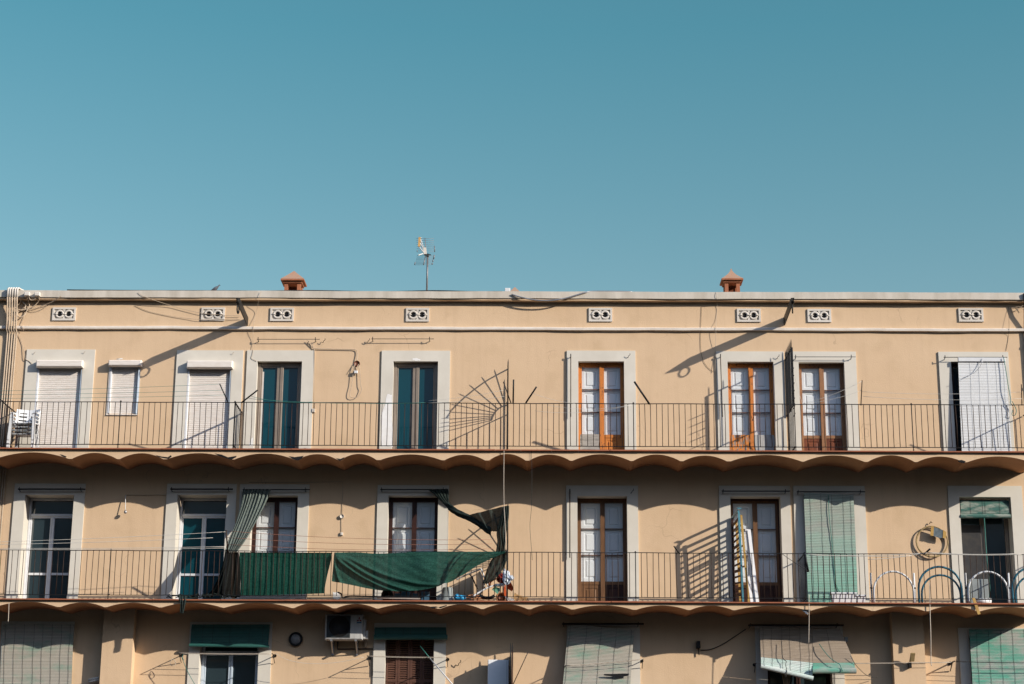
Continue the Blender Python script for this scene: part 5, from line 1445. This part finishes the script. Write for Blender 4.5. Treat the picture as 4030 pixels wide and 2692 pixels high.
wm = MB()
for k in range(6): wm.bar((p_.x-.08+k*.035, -.95, Z2+.01), (p_.x-.11+k*.035, -.9, Z2+.13-.012*k), .010, .006)
tag(wm.build('wire_rack', 'alu_white'), 'small white wire rack lying right of the fan post', 'rack')
tag(MB().blob((J(1470, 330, -.7).x, -.7, J(1470, 335, -.7).z), .075, .05, .055, 10, 7, .2, 21).build('flower_pot', 'iron'), 'small dark pot above the orange basin', 'pot')
# tyre-like pot, pipe and plank below the net
c = at('G', 1308, 1128, -.85)
ty = thing('flower_pot', 'round dark green pot lying under the middle of the sagging net', 'pot', (c.x, -.85, Z2), 'pots on the middle balcony')
MB().lathe([(.075, -.02), (.12, -.03), (.135, .0), (.12, .16), (.07, .2)], (c.x, -.85, Z2+.14), 20, 'y').build('shell', 'iron', ty)
MB().lathe([(.07, -.018), (.07, -.012)], (c.x, -.85, Z2+.14), 16, 'y').build('hollow', 'black', ty)
tag(MB().tube(smoothpath([at('G', 930, 1108, -.9), at('G', 958, 1122, -.95), at('G', 968, 1150, -.95), at('G', 1015, 1138, -.95), at('G', 1100, 1138, -.95), at('G', 1230, 1142, -.95)]), .016, 8).build('black_hose', 'iron'), 'black hose lying along the floor under the sagging green net', 'hose')
tag(MB().bar(at('G', 1230, 1150, -1.0), at('G', 1560, 1158, -1.0), .08, .03).build('floor_plank', 'grey_wood'), 'grey plank lying on the floor under the sagging green net', 'plank')
tag(MB().box(X('G', 190, 1135, -.5), X('G', 690, 1135, -.5), -.5, -.35, Z2, Z2+.30).build('white_ledge', 'plaster_white'), 'low whitish ledge behind the left green net', 'ledge')
db = MB()
for k, (x, m) in enumerate(((1390, 1), (1450, 2), (1520, 1), (1600, 2))):
    c = at('G', x, 1150, -.7); db.bbox(c.x-.09, c.x+.08, -.75, -.55, Z2, Z2+.20+.04*(k % 2))
tag(db.build('dark_crate', 'logo_blue'), 'row of dark crates in the shade under the sagging net', 'crate')

# ------------------------------------------------------------------ lower floor: air conditioner, lamp, cabinet, brackets
YA = -.42
def A(x, y, Y=YA): return at('a', x, y, Y)
o0, o1 = A(160, 1075), A(1560, 160)
ac = thing('air_conditioner', 'white outdoor air conditioning unit with round dark fan under the middle balcony', 'air conditioner', ((o0.x+o1.x)/2, -.3, o0.z))
MB().bbox(o0.x, o1.x, YA, -.10, o0.z, o1.z, .022).build('casing', 'ac_white', ac)
g0, g1 = A(222, 1012), A(1112, 208)
fg = MB().bbox(g0.x, g1.x, YA-.010, YA+.004, g0.z, g1.z, .006).build('fan_grille', 'grille', ac)
c = A(700, 640); rr = (g1.x-g0.x)*.44
MB().lathe([(rr, -.0005), (rr, .001)], (c.x, YA-.0125, (g0.z+g1.z)/2), 36, 'y').build('fan_opening', 'cable_dark', fg)
gr = MB()
for k in range(40):
    x = g0.x+.012+(g1.x-g0.x-.024)*k/39; gr.tube([(x, YA-.016, g0.z+.01), (x, YA-.016, g1.z-.01)], .0016, 4)
for k in range(1, 5): gr.tube([(c.x+rr*.22*k*math.cos(a), YA-.0165, (g0.z+g1.z)/2+rr*.22*k*math.sin(a)) for a in [2*math.pi*i/28 for i in range(28)]], .002, 4, closed=True)
gr.build('wires', 'iron', fg)
lg = MB()
def rhomb(cx, cz, ux, uz, L, w):
    q1 = Vector((ux, 0, uz)).normalized(); q2 = Vector((-q1.z, 0, q1.x)); c0 = Vector((cx, YA-.003, cz))
    lg.add([c0, c0+q1*L*.5+q2*w, c0+q1*L, c0+q1*L*.5-q2*w], [(0, 1, 2, 3)])
cen = A(1418, 362)
for a in (90, 210, 330): rhomb(cen.x, cen.z, math.cos(math.radians(a)), math.sin(math.radians(a)), .066, .019)
lg.build('emblem', 'logo_red', ac)
e0, e1 = A(1322, 490), A(1510, 440)
MB().add([(e0.x, YA-.003, e0.z), (e1.x, YA-.003, e0.z), (e1.x-.012, YA-.003, e1.z), (e0.x+.008, YA-.003, e1.z)], [(0, 1, 2, 3)]).build('emblem_lettering', 'logo_blue', ac)
v0, v1 = A(1575, 1065, -.3), A(1700, 760, -.3)
MB().bbox(o1.x+.001, o1.x+.055, -.36, -.14, v0.z, o1.z-.10).build('side_cover', 'ac_white', ac)
MB().bbox(o1.x+.056, o1.x+.105, -.34, -.16, v0.z, v1.z).build('valve_cover', 'ac_white', ac)
for xx in (400, 1290):
    p_ = A(xx, 1090)
    k = MB(); k.bar((p_.x, YA-.02, o0.z-.02), (p_.x, 0, o0.z-.02), .045, .03); k.bar((p_.x, -.02, o0.z-.01), (p_.x, -.02, o0.z-.30), .045, .03, (0, 1, 0)); k.bar((p_.x, YA+.06, o0.z-.03), (p_.x, -.03, o0.z-.26), .03, .02)
    k.build('bracket', 'steel', ac)
MB().bbox(X('a', 1605, 1200, -.06), X('a', 1700, 1200, -.06), -.06, 0, Z('a', 1650, 1355, -.06), Z('a', 1650, 1050, -.06)).build('pipe_duct', 'cable', ac)
cable('a', [(640, 1150, -.03), (630, 1300, -.03), (630, 1425, -.03), (1100, 1422, -.03), (1900, 1415, -.03), (1905, 1700, -.03), (1900, 2400, -.03)], -.03, .014, 'cable_dark', 'black pipe running from the air conditioner down beside the louvred shutters', sm=False)
c = at('L', 320, 422, -.05)
la = thing('bulkhead_lamp', 'round black-rimmed lamp on the lower wall left of the air conditioner', 'lamp', (c.x, 0, c.z-.15))
MB().tube([(c.x+.135*math.cos(a), -.05, c.z+.135*math.sin(a)) for a in [2*math.pi*k/32 for k in range(32)]], .022, 9, closed=True).build('rim', 'iron', la)
MB().lathe([(.12, 0), (.12, -.04), (.09, -.06), (.045, -.075), (0.002, -.08)], (c.x, 0, c.z), 28, 'y').build('glass', 'clock_face', la)

# white cabinet and dark screen on the lowest balcony
a, c = at('L', 1798, 780, -.45), at('L', 1962, 580, -.45)
cb = thing('white_cabinet', 'tall white cabinet standing against a dark screen on the lowest balcony', 'cabinet', ((a.x+c.x)/2, -.3, Z1))
MB().bbox(a.x, c.x, -.45, -.10, Z1, c.z, .012).build('body', 'white_paint', cb)
MB().box(c.x-.045, c.x-.038, -.453, -.449, Z1+.05, c.z-.03).build('door_edge', 'grey_plastic', cb)
xs_ = X('L', 1985, 600, -.5)
ps = thing('screen_partition', 'dark spiked screen beside the white cabinet on the lowest balcony', 'partition', (xs_, -.5, Z1))
wl = at('L', 1795, 630, 0)
zt = wl.z + (xs_-wl.x)*SZ/SX
MB().box(xs_, xs_+.02, -1.0, -.03, Z1, zt-.02).build('board', 'dark_brown', ps)
for sx_, sy_ in ((1735, 590), (1625, 660), (1850, 535)):
    w = at('L', sx_, sy_, 0); yy = (w.x-xs_)/SX; zz = w.z-SZ*yy
    MB().tube([(xs_+.01, yy, zt-.3), (xs_+.01, yy, zz-.05), (xs_+.01, yy, zz)], [.014, .012, .002], 6).build('spike', 'iron', ps)
MB().tube([at('L', 1974, 780, -1.06), at('L', 1975, 560, -1.06), at('L', 1975, 452, -1.06)], [.02, .018, .005], 7).build('post', 'iron', ps)
prop('L', (2110, 520), (1985, 790), .009, 'thin prop leaning right of the white cabinet', -1.25, -1.06)
t = thing('clothes_pole', 'green and white pole leaning across the louvred shutters', 'pole', at('L', 1560, 800, -.8))
MB().tube([at('L', 1278, 475, -.25), at('L', 1352, 566, -.42)], .010, 7).build('upper_half', 'line_green', t)
MB().tube([at('L', 1352, 566, -.42), at('L', 1580, 830, -.9)], .013, 7).build('lower_half', 'white_plastic', t)

def wall_line(z, x0, y0, x1, y1, lab, L=.52, r=.010, m='rope'):
    a, c = at(z, x0, y0, 0), at(z, x1, y1, 0)
    t = thing('clothesline_bracket', lab, 'clothesline', (a+c)/2, 'wall clothesline brackets of the lower floor')
    tips = []
    for p_ in (a, c):
        tip = p_+Vector((0, -L, .0)); tips.append(tip)
        MB().tube([p_, tip], r, 7).tube([p_+Vector((0, -.02, -.16)), p_+Vector((0, -L*.6, 0))], r*.8, 6).build('arm', 'iron', t)
        MB().lathe([(.035, -.02), (.035, 0)], p_, 10, 'y').build('wall_plate', 'iron', t)
    for u in (1.0, .72): MB().tube(sag(a.lerp(tips[0], u), c.lerp(tips[1], u), .012), .005, 5).build('line', m, t)
wall_line('K', 1400, 545, 2118, 550, 'clothesline on two arms across the lower white window')
wall_line('L', 888, 568, 1492, 578, 'clothesline on two arms across the louvred shutters')
wall_line('M', 440, 640, 1030, 590, 'clothesline on two arms across the tilted faded blind', .45)
wall_line('N', 270, 620, 1775, 612, 'long clothesline on two arms behind the leaning blinds', .40)
wall_line('N', 1778, 606, 2480, 618, 'clothesline on two arms across the lower right mint blind', .45, m='cable_dark')
cable('K', [(2120, 530, -.5), (2230, 585, -.5), (2400, 610, -.5), (2600, 600, -.5), (2800, 560, -.5)], -.5, .004, 'line_pale', 'thin wire drooping under the round lamp towards the louvred shutters')
cable('K', [(1410, 540, -.45), (1405, 560, -.46), (1415, 585, -.46), (1400, 560, -.46), (1440, 660, -.42), (1500, 770, -.4), (1540, 830, -.4)], -.45, .006, 'line_green', 'knotted green cord left of the lower white window', 'rope', 'rope')
cable('K', [(1330, 570, -.30), (1310, 600, -.3), (1320, 625, -.3), (1345, 622, -.3), (1352, 600, -.3), (1335, 575, -.3)], -.3, .006, 'rope', 'small loop of rope left of the lower white window', 'rope', 'rope')
for dy, lab in ((735, 'upper'), (752, 'lower')):
    tag(MB().tube([at('K', 680, dy, -.12), at('K', 762, dy-18, -.12)], .022, 8).build('wall_pipe', 'trim'), '%s of two short pale pipes entering the left pilaster' % lab, 'pipe', 'short pipes at the left pilaster')
def small_box(z, x0, y0, x1, y1, Y, d, m, lab, name='wall_device', cat='box'):
    a, c = at(z, x0, y1, Y), at(z, x1, y0, Y)
    return tag(MB().bbox(a.x, c.x, Y, Y+d, a.z, c.z, .006).build(name, m), lab, cat)
small_box('M', 1450, 435, 1480, 490, -.12, .12, 'iron', 'small dark box lamp on the shaded lower wall', 'wall_lamp', 'lamp')
cable('M', [(1465, 490, -.05), (1470, 545, -.05)], -.05, .012, 'iron', 'short tube under the dark box lamp', sm=False)
cable('M', [(1480, 507, -.02), (1560, 500, -.02), (1650, 462, -.02), (1740, 405, -.02), (1830, 345, -.02)], -.02, .010, 'cable_dark', 'dark cable rising from the box lamp to the leaning blinds')
sp_ = thing('spotlight', 'small yellow and black spotlight on the right pilaster', 'lamp', at('N', 1485, 640, -.30))
a, c = at('N', 1468, 595, -.42), at('N', 1502, 535, -.42); MB().hexa([(a.x+.02, -.40, a.z), (c.x, -.40, a.z+.01), (c.x, -.36, a.z+.01), (a.x, -.36, a.z), (a.x+.02, -.50, c.z), (c.x+.01, -.50, c.z), (c.x+.01, -.46, c.z+.02), (a.x+.02, -.46, c.z+.02)]).build('head', 'hose', sp_)
a, c = at('N', 1458, 640, -.34), at('N', 1480, 600, -.34); MB().bbox(a.x, c.x, -.38, -.275, a.z, c.z, .006).build('base', 'iron', sp_)
small_box('N', 968, 405, 992, 442, -.1, .1, 'grey_plastic', 'small grey box on the shaded wall right of the leaning blinds')
s_hook('L', 1582, 600, 'iron hook throwing an S-shaped shadow on the lower wall')
s_hook('N', 1508, 740, 'iron hook on the right pilaster near the bottom edge')

# ------------------------------------------------------------------ light and sky
world = bpy.data.worlds.new('World'); scene.world = world
world.use_nodes = True
nt = world.node_tree
sky = nt.nodes.new('ShaderNodeTexSky'); sky.sky_type = 'NISHITA'; sky.sun_disc = False
sun_dir = Vector((SX, -1.0, SZ)).normalized()   # towards the sun
elev = math.asin(sun_dir.z); az = math.atan2(sun_dir.x, sun_dir.y)
sky.sun_elevation = elev; sky.sun_rotation = az
sky.air_density = 1.0; sky.dust_density = .6; sky.ozone_density = 1.6; sky.altitude = 50
# hazy teal grading of the sky: paler low down, deeper above, unseen street side dimmed low and raised high to shape the facade's fill light
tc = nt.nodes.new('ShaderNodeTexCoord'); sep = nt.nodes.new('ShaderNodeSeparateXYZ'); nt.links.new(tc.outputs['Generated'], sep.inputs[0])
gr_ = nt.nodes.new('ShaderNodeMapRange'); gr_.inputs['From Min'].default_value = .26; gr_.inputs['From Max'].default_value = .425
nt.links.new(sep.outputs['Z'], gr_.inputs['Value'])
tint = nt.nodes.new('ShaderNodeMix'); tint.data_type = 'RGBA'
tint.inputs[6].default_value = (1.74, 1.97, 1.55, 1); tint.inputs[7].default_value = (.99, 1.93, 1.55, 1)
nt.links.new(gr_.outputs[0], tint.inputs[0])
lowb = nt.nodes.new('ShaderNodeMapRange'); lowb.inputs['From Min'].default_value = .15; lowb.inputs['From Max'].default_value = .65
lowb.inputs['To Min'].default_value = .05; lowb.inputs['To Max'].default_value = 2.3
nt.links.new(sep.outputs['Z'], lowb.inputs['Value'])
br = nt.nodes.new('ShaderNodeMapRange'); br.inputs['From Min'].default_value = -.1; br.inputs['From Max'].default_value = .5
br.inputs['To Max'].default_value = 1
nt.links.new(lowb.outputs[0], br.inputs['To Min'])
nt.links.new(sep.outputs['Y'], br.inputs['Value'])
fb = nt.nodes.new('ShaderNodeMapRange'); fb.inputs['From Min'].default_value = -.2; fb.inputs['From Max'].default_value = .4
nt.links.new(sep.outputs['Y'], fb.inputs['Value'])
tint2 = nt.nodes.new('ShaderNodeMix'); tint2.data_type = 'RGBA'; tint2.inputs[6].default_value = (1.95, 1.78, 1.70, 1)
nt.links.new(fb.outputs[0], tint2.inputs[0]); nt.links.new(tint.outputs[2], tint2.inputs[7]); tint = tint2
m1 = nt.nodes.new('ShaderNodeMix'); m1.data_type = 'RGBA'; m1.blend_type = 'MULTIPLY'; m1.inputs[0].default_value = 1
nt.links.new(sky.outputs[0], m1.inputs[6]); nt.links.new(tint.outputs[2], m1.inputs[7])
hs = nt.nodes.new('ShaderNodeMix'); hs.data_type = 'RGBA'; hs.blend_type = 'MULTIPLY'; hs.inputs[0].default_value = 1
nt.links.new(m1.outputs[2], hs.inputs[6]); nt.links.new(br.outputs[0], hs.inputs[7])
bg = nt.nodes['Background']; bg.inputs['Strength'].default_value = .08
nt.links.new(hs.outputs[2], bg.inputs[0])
sl = bpy.data.lights.new('sun', 'SUN'); sl.energy = 5.0; sl.angle = math.radians(.5); sl.color = (1, .93, .84)
so = bpy.data.objects.new('sun', sl); COL.objects.link(so)
so.rotation_euler = (-sun_dir).to_track_quat('-Z', 'Y').to_euler(); so.location = sun_dir*60
scene.view_settings.view_transform = 'Standard'; scene.view_settings.look = 'None'
scene.view_settings.exposure = 0; scene.view_settings.gamma = 1
scene.render.engine = 'CYCLES'
scene.cycles.max_bounces = 8; scene.cycles.diffuse_bounces = 1; scene.cycles.transparent_max_bounces = 16
